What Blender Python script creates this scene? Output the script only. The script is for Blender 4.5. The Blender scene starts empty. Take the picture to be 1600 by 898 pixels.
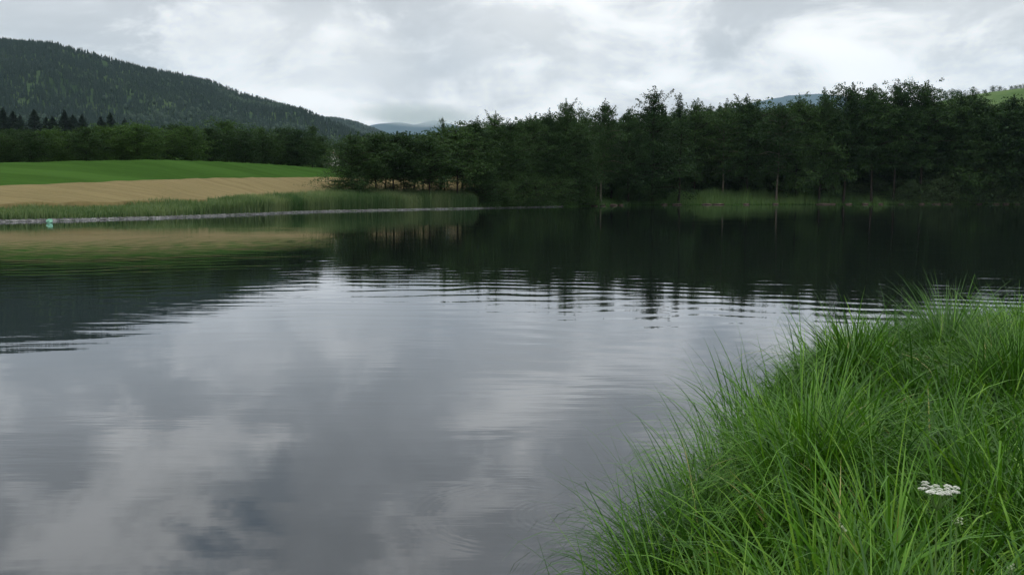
import bpy, math
import numpy as np
from mathutils import Vector, Matrix

scene = bpy.context.scene
COL = scene.collection
RAD = math.radians
rng = np.random.default_rng(7)

# ------------------------------------------------------------------ camera
CAM = np.array([0.0, 0.0, 2.0])
FPX = 1400.0
PITCH = math.atan(144.0 / FPX)
cam_data = bpy.data.cameras.new("camera")
cam_data.sensor_width = 36.0
cam_data.lens = 36.0 * FPX / 1600.0
cam_data.clip_start = 0.05
cam_data.clip_end = 60000.0
cam = bpy.data.objects.new("camera", cam_data)
cam.location = CAM
cam.rotation_euler = (math.pi / 2 - PITCH, 0, 0)
COL.objects.link(cam)
scene.camera = cam


# ------------------------------------------------------------------ node helpers
def nd(nt, typ, **kw):
    n = nt.nodes.new(typ)
    for k, v in kw.items():
        if k.startswith("i_"):
            n.inputs[k[2:].replace("_", " ")].default_value = v
        else:
            setattr(n, k, v)
    return n


def mth(nt, op, a=None, b=None, c=None, clamp=False):
    n = nt.nodes.new("ShaderNodeMath")
    n.operation = op
    n.use_clamp = clamp
    for i, v in enumerate((a, b, c)):
        if v is None:
            continue
        if isinstance(v, (int, float)):
            n.inputs[i].default_value = v
        else:
            nt.links.new(v, n.inputs[i])
    return n.outputs[0]


def mixc(nt, f, a, b, blend="MIX"):
    n = nt.nodes.new("ShaderNodeMix")
    n.data_type = "RGBA"
    n.blend_type = blend
    for s, v in ((0, f), (6, a), (7, b)):
        if isinstance(v, (int, float)):
            n.inputs[s].default_value = v
        elif isinstance(v, tuple):
            n.inputs[s].default_value = (*v, 1) if len(v) == 3 else v
        else:
            nt.links.new(v, n.inputs[s])
    return n.outputs[2]


def sstep(nt, v, lo, hi):
    n = nt.nodes.new("ShaderNodeMapRange")
    n.interpolation_type = "SMOOTHSTEP"
    nt.links.new(v, n.inputs[0])
    n.inputs[1].default_value = lo
    n.inputs[2].default_value = hi
    return n.outputs[0]


def noise(nt, vec, scale, detail=4, rough=0.5, dist=0.0):
    n = nd(nt, "ShaderNodeTexNoise")
    n.inputs["Scale"].default_value = scale
    n.inputs["Detail"].default_value = detail
    n.inputs["Roughness"].default_value = rough
    n.inputs["Distortion"].default_value = dist
    nt.links.new(vec, n.inputs["Vector"])
    return n.outputs[0]


# ------------------------------------------------------------------ sky
SUN_EL, SUN_ROT = RAD(52), RAD(215)
world = bpy.data.worlds.new("World")
scene.world = world
world.use_nodes = True
nt = world.node_tree
nt.nodes.clear()
L = nt.links
out = nd(nt, "ShaderNodeOutputWorld")
tc = nd(nt, "ShaderNodeTexCoord")
sep = nd(nt, "ShaderNodeSeparateXYZ")
L.new(tc.outputs["Generated"], sep.inputs[0])
X, Y, Z = sep.outputs
zc = mth(nt, "MAXIMUM", Z, 0.0)
den = mth(nt, "ADD", zc, 0.16)
comb = nd(nt, "ShaderNodeCombineXYZ")
L.new(mth(nt, "DIVIDE", X, den), comb.inputs[0])
L.new(mth(nt, "DIVIDE", Y, den), comb.inputs[1])
comb.inputs[2].default_value = 3.7
P = comb.outputs[0]
big = noise(nt, P, 0.62, 3, 0.5, 0.3)
mid = noise(nt, P, 1.9, 7, 0.56, 0.25)
mpd = nd(nt, "ShaderNodeMapping")
mpd.inputs["Scale"].default_value = (1.0, 1.0, 1.9)
L.new(tc.outputs["Generated"], mpd.inputs[0])
dirn = noise(nt, mpd.outputs[0], 6.5, 9, 0.58, 0.35)
n1 = mth(nt, "ADD", mth(nt, "MULTIPLY", big, 0.30), mth(nt, "MULTIPLY", mid, 0.25))
n1 = mth(nt, "ADD", n1, mth(nt, "MULTIPLY", dirn, 0.45))
bright = sstep(nt, n1, 0.44, 0.575)


def blob(cx, cy, cz, rad, wob=0.35):
    """soft patch of the cloud deck round one direction"""
    v = Vector((cx, cy, cz)).normalized()
    sub = nd(nt, "ShaderNodeVectorMath", operation="DISTANCE")
    L.new(tc.outputs["Generated"], sub.inputs[0])
    sub.inputs[1].default_value = v
    d = mth(nt, "ADD", sub.outputs["Value"], mth(nt, "MULTIPLY", mth(nt, "SUBTRACT", dirn, 0.5), wob))
    n = nt.nodes.new("ShaderNodeMapRange")
    n.interpolation_type = "SMOOTHSTEP"
    L.new(d, n.inputs[0])
    n.inputs[1].default_value = rad
    n.inputs[2].default_value = rad * 0.25
    n.inputs[3].default_value = 0.0
    n.inputs[4].default_value = 1.0
    return n.outputs[0]


def skydir(px, py):
    a = (px - 800) / FPX
    b = (449 - py) / FPX
    cp, sp = math.cos(PITCH), math.sin(PITCH)
    return (a, cp + b * sp, -sp + b * cp)


for px, py, r, amt in ((230, 70, 0.09, 0.45), (450, 100, 0.10, 0.5), (370, 85, 0.08, 0.3), (560, 120, 0.07, 0.25),
                       (830, 30, 0.10, 0.35), (1000, 40, 0.07, 0.2), (1540, 20, 0.09, 0.3), (290, -180, 0.09, 0.4),
                       (830, -60, 0.06, 0.35)):
    bright = mth(nt, "ADD", bright, mth(nt, "MULTIPLY", blob(*skydir(px, py), r), amt), clamp=True)
for px, py, r, amt in ((330, 15, 0.13, 0.5), (120, 20, 0.12, 0.35), (1130, 60, 0.16, 0.12), (650, -230, 0.2, 0.4), (900, -230, 0.16, 0.4)):
    bright = mth(nt, "SUBTRACT", bright, mth(nt, "MULTIPLY", blob(*skydir(px, py), r), amt), clamp=True)
tex = mth(nt, "ADD", 0.86, mth(nt, "MULTIPLY", sstep(nt, dirn, 0.34, 0.66), 0.28))
cloud = mixc(nt, bright, (0.80, 0.81, 0.835), (1.30, 1.285, 1.265))
vm = nd(nt, "ShaderNodeVectorMath", operation="SCALE")
L.new(cloud, vm.inputs[0])
L.new(tex, vm.inputs["Scale"])
cloud = vm.outputs[0]
fog = sstep(nt, Z, 0.15, 0.01)
cloud = mixc(nt, mth(nt, "MULTIPLY", fog, 0.45), cloud, (1.08, 1.09, 1.10))
# an overcast sky is brighter overhead
zen = mth(nt, "ADD", mth(nt, "SUBTRACT", 1.0, mth(nt, "MULTIPLY", sstep(nt, Z, 0.17, 0.36), 0.26)), mth(nt, "MULTIPLY", sstep(nt, Z, 0.40, 0.95), 0.60))
sky = nd(nt, "ShaderNodeTexSky")
sky.sky_type = "NISHITA"
sky.sun_disc = False
sky.sun_elevation = SUN_EL
sky.sun_rotation = SUN_ROT
sky.air_density = 1.3
bgs = nd(nt, "ShaderNodeBackground")
L.new(sky.outputs[0], bgs.inputs[0])
bgs.inputs[1].default_value = 0.06
bgc = nd(nt, "ShaderNodeBackground")
L.new(cloud, bgc.inputs[0])
L.new(zen, bgc.inputs[1])
hole = sstep(nt, noise(nt, P, 1.35, 6, 0.6, 0.5), 0.60, 0.72)
hole = mth(nt, "MULTIPLY", hole, sstep(nt, Z, 0.2, 0.4))
hole = mth(nt, "MAXIMUM", hole, mth(nt, "MULTIPLY", blob(*skydir(235, -365), 0.075, 0.35), 0.85))
hole = mth(nt, "MAXIMUM", hole, mth(nt, "MULTIPLY", blob(*skydir(345, -150), 0.05, 0.25), 0.30))
cover = mth(nt, "SUBTRACT", 1.0, mth(nt, "MULTIPLY", hole, 0.85))
mx = nd(nt, "ShaderNodeMixShader")
L.new(cover, mx.inputs[0])
L.new(bgs.outputs[0], mx.inputs[1])
L.new(bgc.outputs[0], mx.inputs[2])
L.new(mx.outputs[0], out.inputs[0])
world.cycles.sampling_method = "MANUAL"
world.cycles.sample_map_resolution = 512

sun_data = bpy.data.lights.new("sun", "SUN")
sun_data.energy = 0.5
sun_data.angle = RAD(35)
sun_data.color = (1.0, 0.97, 0.92)
sun = bpy.data.objects.new("sun", sun_data)
# Nishita rotation is measured from +Y towards +X
sd = Vector((math.sin(SUN_ROT) * math.cos(SUN_EL), math.cos(SUN_ROT) * math.cos(SUN_EL), math.sin(SUN_EL)))
sun.rotation_euler = sd.to_track_quat("Z", "Y").to_euler()
COL.objects.link(sun)

scene.view_settings.view_transform = "Standard"
scene.view_settings.look = "None"
scene.view_settings.exposure = 0.0
scene.view_settings.gamma = 1.0
scene.render.engine = "CYCLES"
scene.cycles.max_bounces = 6
scene.cycles.diffuse_bounces = 3
scene.cycles.glossy_bounces = 3
scene.cycles.transmission_bounces = 3
scene.cycles.volume_bounces = 2
scene.cycles.transparent_max_bounces = 8
scene.cycles.use_denoising = True
scene.cycles.volume_step_rate = 5


# ------------------------------------------------------------------ geometry helpers
def ray(px, py):
    v = np.array(skydir(px, py))
    return v / np.linalg.norm(v)


def at(px, py, dist):
    """point seen at a pixel, at a horizontal distance from the camera"""
    v = ray(px, py)
    return CAM + v * dist / math.hypot(v[0], v[1])


def on_water(px, py):
    v = ray(px, py)
    return CAM + v * (-CAM[2] / v[2])


def elev_z(px, py, dist):
    """height seen at pixel row py for horizontal distance (arrays allowed)"""
    px = np.asarray(px, float)
    py = np.asarray(py, float)
    a = (px - 800) / FPX
    b = (449 - py) / FPX
    cp, sp = math.cos(PITCH), math.sin(PITCH)
    return CAM[2] + dist * (-sp + b * cp) / np.hypot(a, cp + b * sp)


def px_of(x, y):
    """pixel column of a bearing (only for y > 0)"""
    y = np.maximum(y, 1e-3)
    return 800 + FPX * (x / y) * 0.9947


def mesh_np(name, V, F, mats=(), smooth=True, attrs=None, mat_idx=None):
    """V (n,3); F (m,3) or (m,4) or list of both"""
    me = bpy.data.meshes.new(name)
    Fs = F if isinstance(F, list) else [F]
    Fs = [np.asarray(f, np.int32) for f in Fs if len(f)]
    nl = sum(f.size for f in Fs)
    nf = sum(len(f) for f in Fs)
    me.vertices.add(len(V))
    me.vertices.foreach_set("co", np.asarray(V, np.float32).ravel())
    me.loops.add(nl)
    me.loops.foreach_set("vertex_index", np.concatenate([f.ravel() for f in Fs]))
    me.polygons.add(nf)
    sizes = np.concatenate([np.full(len(f), f.shape[1], np.int32) for f in Fs])
    starts = np.concatenate([[0], np.cumsum(sizes)[:-1]]).astype(np.int32)
    me.polygons.foreach_set("loop_start", starts)
    me.polygons.foreach_set("use_smooth", np.full(nf, smooth))
    if attrs:
        for k, v in attrs.items():
            v = np.asarray(v, np.float32)
            if v.ndim == 2:
                a = me.attributes.new(k, "FLOAT_VECTOR", "POINT")
                a.data.foreach_set("vector", v.ravel())
            else:
                a = me.attributes.new(k, "FLOAT", "POINT")
                a.data.foreach_set("value", v)
    for m in mats:
        me.materials.append(m)
    if mat_idx is not None:
        me.polygons.foreach_set("material_index", np.asarray(mat_idx, np.int32))
    me.update(calc_edges=True)
    return me


def link(name, me, parent=None, loc=None):
    o = bpy.data.objects.new(name, me)
    COL.objects.link(o)
    if parent is not None:
        o.parent = parent
    if loc is not None:
        o.location = loc
    return o


def empty(name, loc=(0, 0, 0), rz=0.0, s=1.0):
    o = bpy.data.objects.new(name, None)
    o.empty_display_size = 0.3
    o.location = loc
    o.rotation_euler = (0, 0, rz)
    o.scale = (s, s, s) if isinstance(s, (int, float)) else s
    COL.objects.link(o)
    return o


def tag(o, label=None, cat=None, group=None, kind=None):
    if label:
        o["label"] = label
    if cat:
        o["category"] = cat
    if group:
        o["group"] = group
    if kind:
        o["kind"] = kind
    return o


def hash2(ix, iy, seed):
    h = (ix.astype(np.int64) * 374761393 + iy.astype(np.int64) * 668265263 + seed * 974711) & 0x7FFFFFFF
    h = ((h ^ (h >> 13)) * 1274126177) & 0x7FFFFFFF
    h = h ^ (h >> 16)
    return (h & 0xFFFFF) / float(0xFFFFF)


def vnoise(x, y, seed=0):
    ix, iy = np.floor(x), np.floor(y)
    fx, fy = x - ix, y - iy
    fx, fy = fx * fx * (3 - 2 * fx), fy * fy * (3 - 2 * fy)
    a, b = hash2(ix, iy, seed), hash2(ix + 1, iy, seed)
    c, d = hash2(ix, iy + 1, seed), hash2(ix + 1, iy + 1, seed)
    return (a * (1 - fx) + b * fx) * (1 - fy) + (c * (1 - fx) + d * fx) * fy - 0.5


def fbm(x, y, seed=0, octv=4):
    r, a = 0, 1.0
    for k in range(octv):
        r = r + a * vnoise(x * 2 ** k, y * 2 ** k, seed + k)
        a *= 0.5
    return r


def tube(points, radii, sides=7, cap=True):
    """tapered tube along points; returns V, list of quads"""
    pts = np.asarray(points, float)
    n = len(pts)
    V, F = [], []
    for i in range(n):
        t = pts[min(i + 1, n - 1)] - pts[max(i - 1, 0)]
        t = t / (np.linalg.norm(t) + 1e-9)
        ref = np.array([1.0, 0, 0]) if abs(t[0]) < 0.8 else np.array([0, 1.0, 0])
        u = np.cross(t, ref)
        u /= np.linalg.norm(u)
        w = np.cross(t, u)
        for k in range(sides):
            a = 2 * math.pi * k / sides
            V.append(pts[i] + radii[i] * (math.cos(a) * u + math.sin(a) * w))
    for i in range(n - 1):
        for k in range(sides):
            k2 = (k + 1) % sides
            F.append((i * sides + k, i * sides + k2, (i + 1) * sides + k2, (i + 1) * sides + k))
    return np.array(V), np.array(F)


class Bag:
    """collects quads and triangles for one mesh"""
    def __init__(self):
        self.V, self.Q, self.T, self.n = [], [], [], 0

    def add(self, V, Q=None, T=None):
        if Q is not None and len(Q):
            self.Q.append(np.asarray(Q) + self.n)
        if T is not None and len(T):
            self.T.append(np.asarray(T) + self.n)
        self.V.append(np.asarray(V, float))
        self.n += len(V)

    def box(self, x0, x1, y0, y1, z0, z1):
        V = [(x, y, z) for z in (z0, z1) for y in (y0, y1) for x in (x0, x1)]
        self.add(V, [(0, 2, 3, 1), (4, 5, 7, 6), (0, 1, 5, 4), (2, 6, 7, 3), (0, 4, 6, 2), (1, 3, 7, 5)])

    def mesh(self, name, mats, smooth=False):
        F = []
        if self.Q:
            F.append(np.concatenate(self.Q))
        if self.T:
            F.append(np.concatenate(self.T))
        return mesh_np(name, np.concatenate(self.V), F, mats, smooth)


# ------------------------------------------------------------------ materials
def newmat(name):
    m = bpy.data.materials.new(name)
    m.use_nodes = True
    t = m.node_tree
    t.nodes.clear()
    o = nd(t, "ShaderNodeOutputMaterial")
    return m, t, o


def principled(t, rough=0.8, spec=0.3):
    b = nd(t, "ShaderNodeBsdfPrincipled")
    b.inputs["Roughness"].default_value = rough
    b.inputs["Specular IOR Level"].default_value = spec
    return b


def leaf_mat(name, dark, light, transl=0.25, rough=0.6, spec=0.25, objvar=0.8):
    """foliage: tint attribute picks between two leaf colours, each object a shade of its own"""
    m, t, o = newmat(name)
    at_ = nd(t, "ShaderNodeAttribute", attribute_name="tint")
    oi = nd(t, "ShaderNodeObjectInfo")
    f = mth(t, "ADD", mth(t, "MULTIPLY", at_.outputs["Fac"], 1 - objvar * 0.5), mth(t, "MULTIPLY", mth(t, "SUBTRACT", oi.outputs["Random"], 0.5), objvar), clamp=True)
    c = mixc(t, f, dark, light)
    b = principled(t, rough, spec * 0.6)
    t.links.new(c, b.inputs["Base Color"])
    tr = nd(t, "ShaderNodeBsdfTranslucent")
    t.links.new(mixc(t, 1.0, c, (1.25, 1.35, 0.6), "MULTIPLY"), tr.inputs[0])
    ms = nd(t, "ShaderNodeMixShader")
    ms.inputs[0].default_value = transl
    t.links.new(b.outputs[0], ms.inputs[1])
    t.links.new(tr.outputs[0], ms.inputs[2])
    t.links.new(ms.outputs[0], o.inputs[0])
    return m


def simple_mat(name, c1, c2, scale, rough=0.85, spec=0.2, stretch=(1, 1, 1), bump=0.0, lo=0.35, hi=0.65, detail=6):
    m, t, o = newmat(name)
    g = nd(t, "ShaderNodeTexCoord")
    mp = nd(t, "ShaderNodeMapping")
    mp.inputs["Scale"].default_value = stretch
    t.links.new(g.outputs["Object"], mp.inputs[0])
    n = noise(t, mp.outputs[0], scale, detail, 0.6)
    c = mixc(t, sstep(t, n, lo, hi), c1, c2)
    b = principled(t, rough, spec)
    t.links.new(c, b.inputs["Base Color"])
    if bump:
        bn = nd(t, "ShaderNodeBump")
        bn.inputs["Distance"].default_value = bump
        t.links.new(n, bn.inputs["Height"])
        t.links.new(bn.outputs[0], b.inputs["Normal"])
    t.links.new(b.outputs[0], o.inputs[0])
    return m


M_alder = leaf_mat("alder_leaves", (0.026, 0.058, 0.020), (0.062, 0.118, 0.036))
M_lime = leaf_mat("light_leaves", (0.045, 0.095, 0.024), (0.085, 0.160, 0.040))
M_willow = leaf_mat("willow_leaves", (0.060, 0.105, 0.045), (0.11, 0.170, 0.075))
M_spruce = leaf_mat("spruce_needles", (0.016, 0.036, 0.022), (0.030, 0.060, 0.032), 0.08)
M_hillwood = leaf_mat("hill_wood", (0.018, 0.040, 0.032), (0.048, 0.084, 0.048), 0.1, objvar=0.0)
M_rush = leaf_mat("rush_leaves", (0.050, 0.115, 0.040), (0.150, 0.240, 0.085), 0.3, 0.6, 0.2, 0.0)
M_bark = simple_mat("bark", (0.018, 0.016, 0.012), (0.042, 0.036, 0.028), 6, 0.95, 0.1, (1, 1, 0.25))
M_palebark = simple_mat("pale_bark", (0.08, 0.07, 0.055), (0.16, 0.14, 0.11), 5, 0.95, 0.1, (1, 1, 0.3))
M_reed = leaf_mat("reed_leaves", (0.052, 0.115, 0.042), (0.235, 0.29, 0.145), 0.3, 0.6, 0.2, 0.0)
m, t, o = newmat("grass_blades")
at_ = nd(t, "ShaderNodeAttribute", attribute_name="tint")
ramp = nd(t, "ShaderNodeValToRGB")
cr_ = ramp.color_ramp
cr_.elements[0].position, cr_.elements[0].color = 0.0, (0.026, 0.090, 0.010, 1)
cr_.elements[1].position, cr_.elements[1].color = 1.0, (0.42, 0.38, 0.15, 1)
for p_, c_ in ((0.22, (0.045, 0.130, 0.013, 1)), (0.42, (0.092, 0.240, 0.016, 1)), (0.64, (0.185, 0.350, 0.034, 1))):
    el = cr_.elements.new(p_)
    el.color = c_
t.links.new(mth(t, "MULTIPLY", at_.outputs["Fac"], 0.64), ramp.inputs[0])
b = principled(t, 0.40, 0.32)
t.links.new(ramp.outputs[0], b.inputs["Base Color"])
tr = nd(t, "ShaderNodeBsdfTranslucent")
t.links.new(mixc(t, 1.0, ramp.outputs[0], (1.2, 1.3, 0.5), "MULTIPLY"), tr.inputs[0])
ms = nd(t, "ShaderNodeMixShader")
ms.inputs[0].default_value = 0.18
t.links.new(b.outputs[0], ms.inputs[1])
t.links.new(tr.outputs[0], ms.inputs[2])
t.links.new(ms.outputs[0], o.inputs[0])
M_grass = m

# ground: meadow grass
m, t, o = newmat("meadow_ground")
g = nd(t, "ShaderNodeNewGeometry")
n_big = noise(t, g.outputs["Position"], 0.012, 4, 0.55)
mp = nd(t, "ShaderNodeMapping")
mp.inputs["Rotation"].default_value = (0, 0, RAD(6))
mp.inputs["Scale"].default_value = (0.012, 0.16, 0.1)
t.links.new(g.outputs["Position"], mp.inputs[0])
n_row = noise(t, mp.outputs[0], 1.0, 4, 0.6)
n_fine = noise(t, g.outputs["Position"], 0.9, 6, 0.7)
c = mixc(t, sstep(t, n_big, 0.35, 0.65), (0.042, 0.098, 0.021), (0.062, 0.128, 0.028))
c = mixc(t, mth(t, "MULTIPLY", sstep(t, n_row, 0.4, 0.62), 0.55), c, (0.026, 0.062, 0.012))
c = mixc(t, mth(t, "MULTIPLY", sstep(t, n_fine, 0.45, 0.75), 0.5), c, (0.055, 0.125, 0.02))
b = principled(t, 0.95, 0.0)
t.links.new(c, b.inputs["Base Color"])
bn = nd(t, "ShaderNodeBump")
bn.inputs["Distance"].default_value = 0.08
t.links.new(n_fine, bn.inputs["Height"])
t.links.new(bn.outputs[0], b.inputs["Normal"])
t.links.new(b.outputs[0], o.inputs[0])
M_meadow = m

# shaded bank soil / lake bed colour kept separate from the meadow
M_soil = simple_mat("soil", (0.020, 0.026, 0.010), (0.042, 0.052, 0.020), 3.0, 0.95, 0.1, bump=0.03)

# wheat
m, t, o = newmat("ripe_wheat")
g = nd(t, "ShaderNodeNewGeometry")
mp = nd(t, "ShaderNodeMapping")
mp.inputs["Rotation"].default_value = (0, 0, RAD(-33))
mp.inputs["Scale"].default_value = (0.05, 1.6, 0.1)
t.links.new(g.outputs["Position"], mp.inputs[0])
n_row = noise(t, mp.outputs[0], 1.0, 6, 0.65)
n_big = noise(t, g.outputs["Position"], 0.03, 4, 0.6)
n_fine = noise(t, g.outputs["Position"], 2.2, 6, 0.8)
c = mixc(t, sstep(t, n_row, 0.30, 0.72), (0.188, 0.150, 0.062), (0.265, 0.216, 0.096))
c = mixc(t, mth(t, "MULTIPLY", sstep(t, n_big, 0.50, 0.72), 0.5), c, (0.17, 0.14, 0.055))
c = mixc(t, mth(t, "MULTIPLY", sstep(t, n_fine, 0.45, 0.7), 0.45), c, (0.29, 0.215, 0.105))
b = principled(t, 0.85, 0.15)
t.links.new(c, b.inputs["Base Color"])
bn = nd(t, "ShaderNodeBump")
bn.inputs["Distance"].default_value = 0.15
t.links.new(n_fine, bn.inputs["Height"])
t.links.new(bn.outputs[0], b.inputs["Normal"])
t.links.new(b.outputs[0], o.inputs[0])
M_wheat = m

M_stone = simple_mat("shore_stone", (0.14, 0.14, 0.14), (0.34, 0.34, 0.33), 1.5, 0.9, 0.2, bump=0.02)
M_pebble = simple_mat("grey_gravel", (0.10, 0.108, 0.11), (0.19, 0.20, 0.20), 3.0, 0.9, 0.2)
M_pinkstone = simple_mat("ruddy_stone", (0.055, 0.045, 0.036), (0.13, 0.10, 0.078), 2.0, 0.9, 0.2, bump=0.03)
M_farhill = simple_mat("far_wooded_slope", (0.035, 0.065, 0.035), (0.07, 0.11, 0.05), 0.01, 0.95, 0.0)
M_hillmeadow = simple_mat("hill_pasture", (0.075, 0.13, 0.040), (0.115, 0.175, 0.065), 0.02, 0.95, 0.0)
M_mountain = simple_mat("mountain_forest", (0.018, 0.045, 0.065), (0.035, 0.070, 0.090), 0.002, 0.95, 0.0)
M_wall = simple_mat("white_render", (0.68, 0.67, 0.64), (0.80, 0.79, 0.77), 0.8, 0.9, 0.2)
M_roof = simple_mat("red_roof_tiles", (0.20, 0.065, 0.045), (0.33, 0.12, 0.085), 3.0, 0.85, 0.2)
M_glass = simple_mat("window_glass", (0.03, 0.035, 0.04), (0.05, 0.055, 0.06), 1.0, 0.15, 0.5)
M_wood = simple_mat("brown_wood", (0.09, 0.055, 0.03), (0.15, 0.09, 0.05), 4.0, 0.8, 0.2)

# water
m, t, o = newmat("lake_water")
g = nd(t, "ShaderNodeNewGeometry")
pos = g.outputs["Position"]
sp = nd(t, "ShaderNodeSeparateXYZ")
t.links.new(pos, sp.inputs[0])
wx, wy = sp.outputs[0], sp.outputs[1]
warp = noise(t, pos, 0.11, 3, 0.5)
warp2 = noise(t, pos, 0.5, 3, 0.5)
warp = mth(t, "ADD", mth(t, "MULTIPLY", mth(t, "SUBTRACT", warp, 0.5), 5.0), mth(t, "MULTIPLY", mth(t, "SUBTRACT", warp2, 0.5), 0.8))


def dist_to(x, y):
    a = mth(t, "SUBTRACT", wx, x)
    b_ = mth(t, "SUBTRACT", wy, y)
    return mth(t, "SQRT", mth(t, "ADD", mth(t, "MULTIPLY", a, a), mth(t, "MULTIPLY", b_, b_)))


def wave(phase_len, k, amp):
    return mth(t, "MULTIPLY", mth(t, "SINE", mth(t, "MULTIPLY", phase_len, k)), amp)


dc = dist_to(0.0, 0.0)
# a long-crested ripple train that spreads from the near bank
rA = mth(t, "ADD", dist_to(1.5, -9.0), mth(t, "MULTIPLY", warp, 0.80))
env_n = sstep(t, noise(t, pos, 0.10, 2, 0.5), 0.36, 0.62)
envA = mth(t, "MULTIPLY", sstep(t, dc, 8.0, 20.0), sstep(t, dc, 60.0, 24.0))
envA = mth(t, "MULTIPLY", envA, mth(t, "ADD", 0.25, mth(t, "MULTIPLY", env_n, 0.9)))
hA = mth(t, "MULTIPLY", mth(t, "ADD", wave(rA, 7.3, 0.00090), wave(rA, 13.1, 0.00044)), envA)
# a second train running in from the left
pB = mth(t, "ADD", mth(t, "ADD", mth(t, "MULTIPLY", wx, 0.42), mth(t, "MULTIPLY", wy, 0.9)), mth(t, "MULTIPLY", warp, 0.4))
envB = mth(t, "MULTIPLY", sstep(t, noise(t, pos, 0.07, 2, 0.5), 0.42, 0.62), sstep(t, dc, 90.0, 40.0))
hB = mth(t, "MULTIPLY", wave(pB, 8.3, 0.0008), envB)
# light wind texture, drawn out across the view
mp = nd(t, "ShaderNodeMapping")
mp.inputs["Scale"].default_value = (0.45, 2.2, 1.0)
mp.inputs["Rotation"].default_value = (0, 0, RAD(-5))
t.links.new(pos, mp.inputs[0])
hN = mth(t, "MULTIPLY", noise(t, mp.outputs[0], 1.6, 3, 0.5), 0.0026)
hN = mth(t, "MULTIPLY", hN, mth(t, "ADD", 0.25, sstep(t, noise(t, pos, 0.16, 2, 0.5), 0.40, 0.64)))
h = mth(t, "ADD", mth(t, "ADD", hA, hB), hN)
# small rings where an insect or a blade touched the surface
for (cpx, cpy, k, r0, r1, amp) in ((800, 802, 95, 0.35, 0.75, 0.00008), (880, 806, 120, 0.05, 0.42, 0.00013)):
    c0 = on_water(cpx, cpy)
    r = dist_to(float(c0[0]), float(c0[1]))
    e = mth(t, "MULTIPLY", sstep(t, r, r0, (r0 + r1) / 2), sstep(t, r, r1, (r0 + r1) / 2))
    h = mth(t, "ADD", h, mth(t, "MULTIPLY", wave(r, k, amp), e))
bn = nd(t, "ShaderNodeBump")
bn.inputs["Distance"].default_value = 1.0
bn.inputs["Strength"].default_value = 1.0
t.links.new(h, bn.inputs["Height"])
fr = nd(t, "ShaderNodeFresnel")
fr.inputs["IOR"].default_value = 2.35
t.links.new(bn.outputs[0], fr.inputs["Normal"])
gl = nd(t, "ShaderNodeBsdfGlossy")
gl.inputs["Roughness"].default_value = 0.02
gl.inputs["Color"].default_value = (0.955, 0.97, 1.0, 1)
t.links.new(bn.outputs[0], gl.inputs["Normal"])
df = nd(t, "ShaderNodeBsdfDiffuse")
df.inputs["Color"].default_value = (0.008, 0.011, 0.010, 1)
ms = nd(t, "ShaderNodeMixShader")
t.links.new(fr.outputs[0], ms.inputs[0])
t.links.new(df.outputs[0], ms.inputs[1])
t.links.new(gl.outputs[0], ms.inputs[2])
t.links.new(ms.outputs[0], o.inputs[0])
M_water = m

# ------------------------------------------------------------------ terrain
BANK = np.array([(-60, -26), (-18, -14), (-6, -7), (-2.2, -2.5), (-1.0, 0.0), (-0.35, 1.5), (0.20, 2.5), (0.52, 3.4), (1.08, 5.0),
                 (1.78, 6.8), (2.6, 8.2), (3.5, 9.2), (5, 10.2), (8, 11.0), (13, 10.5), (25, 6), (60, -10), (200, -60)], float)


def bank_sd(x, y):
    """signed distance to the near bank's water line, positive on land"""
    best = np.full(x.shape, 1e18)
    sign = np.ones(x.shape)
    for a, b_ in zip(BANK[:-1], BANK[1:]):
        d = b_ - a
        l2 = d @ d
        tt = np.clip(((x - a[0]) * d[0] + (y - a[1]) * d[1]) / l2, 0, 1)
        qx, qy = x - (a[0] + tt * d[0]), y - (a[1] + tt * d[1])
        dd = qx * qx + qy * qy
        s = d[0] * (y - a[1]) - d[1] * (x - a[0])
        upd = dd < best
        best = np.where(upd, dd, best)
        sign = np.where(upd, np.where(s > 0, -1.0, 1.0), sign)
    return np.sqrt(best) * sign


SHORE_PX = [(-200, 352), (0, 347), (120, 344.5), (250, 341), (380, 336), (500, 331), (620, 328.3), (740, 326), (870, 323.3), (960, 321), (1050, 320.2), (1300, 319.6), (1700, 319.4), (1900, 319.4)]
_sb, _sr = [], []
for px, py in SHORE_PX:
    p = on_water(px, py)
    _sb.append(math.atan2(p[0], p[1]))
    _sr.append(math.hypot(p[0], p[1]))
_sb = [-math.pi, -2.2, -1.75, -1.4, -1.1, -0.85] + _sb + [1.1, 1.5, 1.9, 2.4, math.pi]
_sr = [20, 22, 30, 38, 46, 54] + _sr + [200, 170, 120, 60, 20]


def shore_r(phi):
    return np.interp(phi, _sb, _sr)


def sm(a, b_, v):
    q = np.clip((v - a) / (b_ - a), 0, 1)
    return q * q * (3 - 2 * q)


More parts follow.
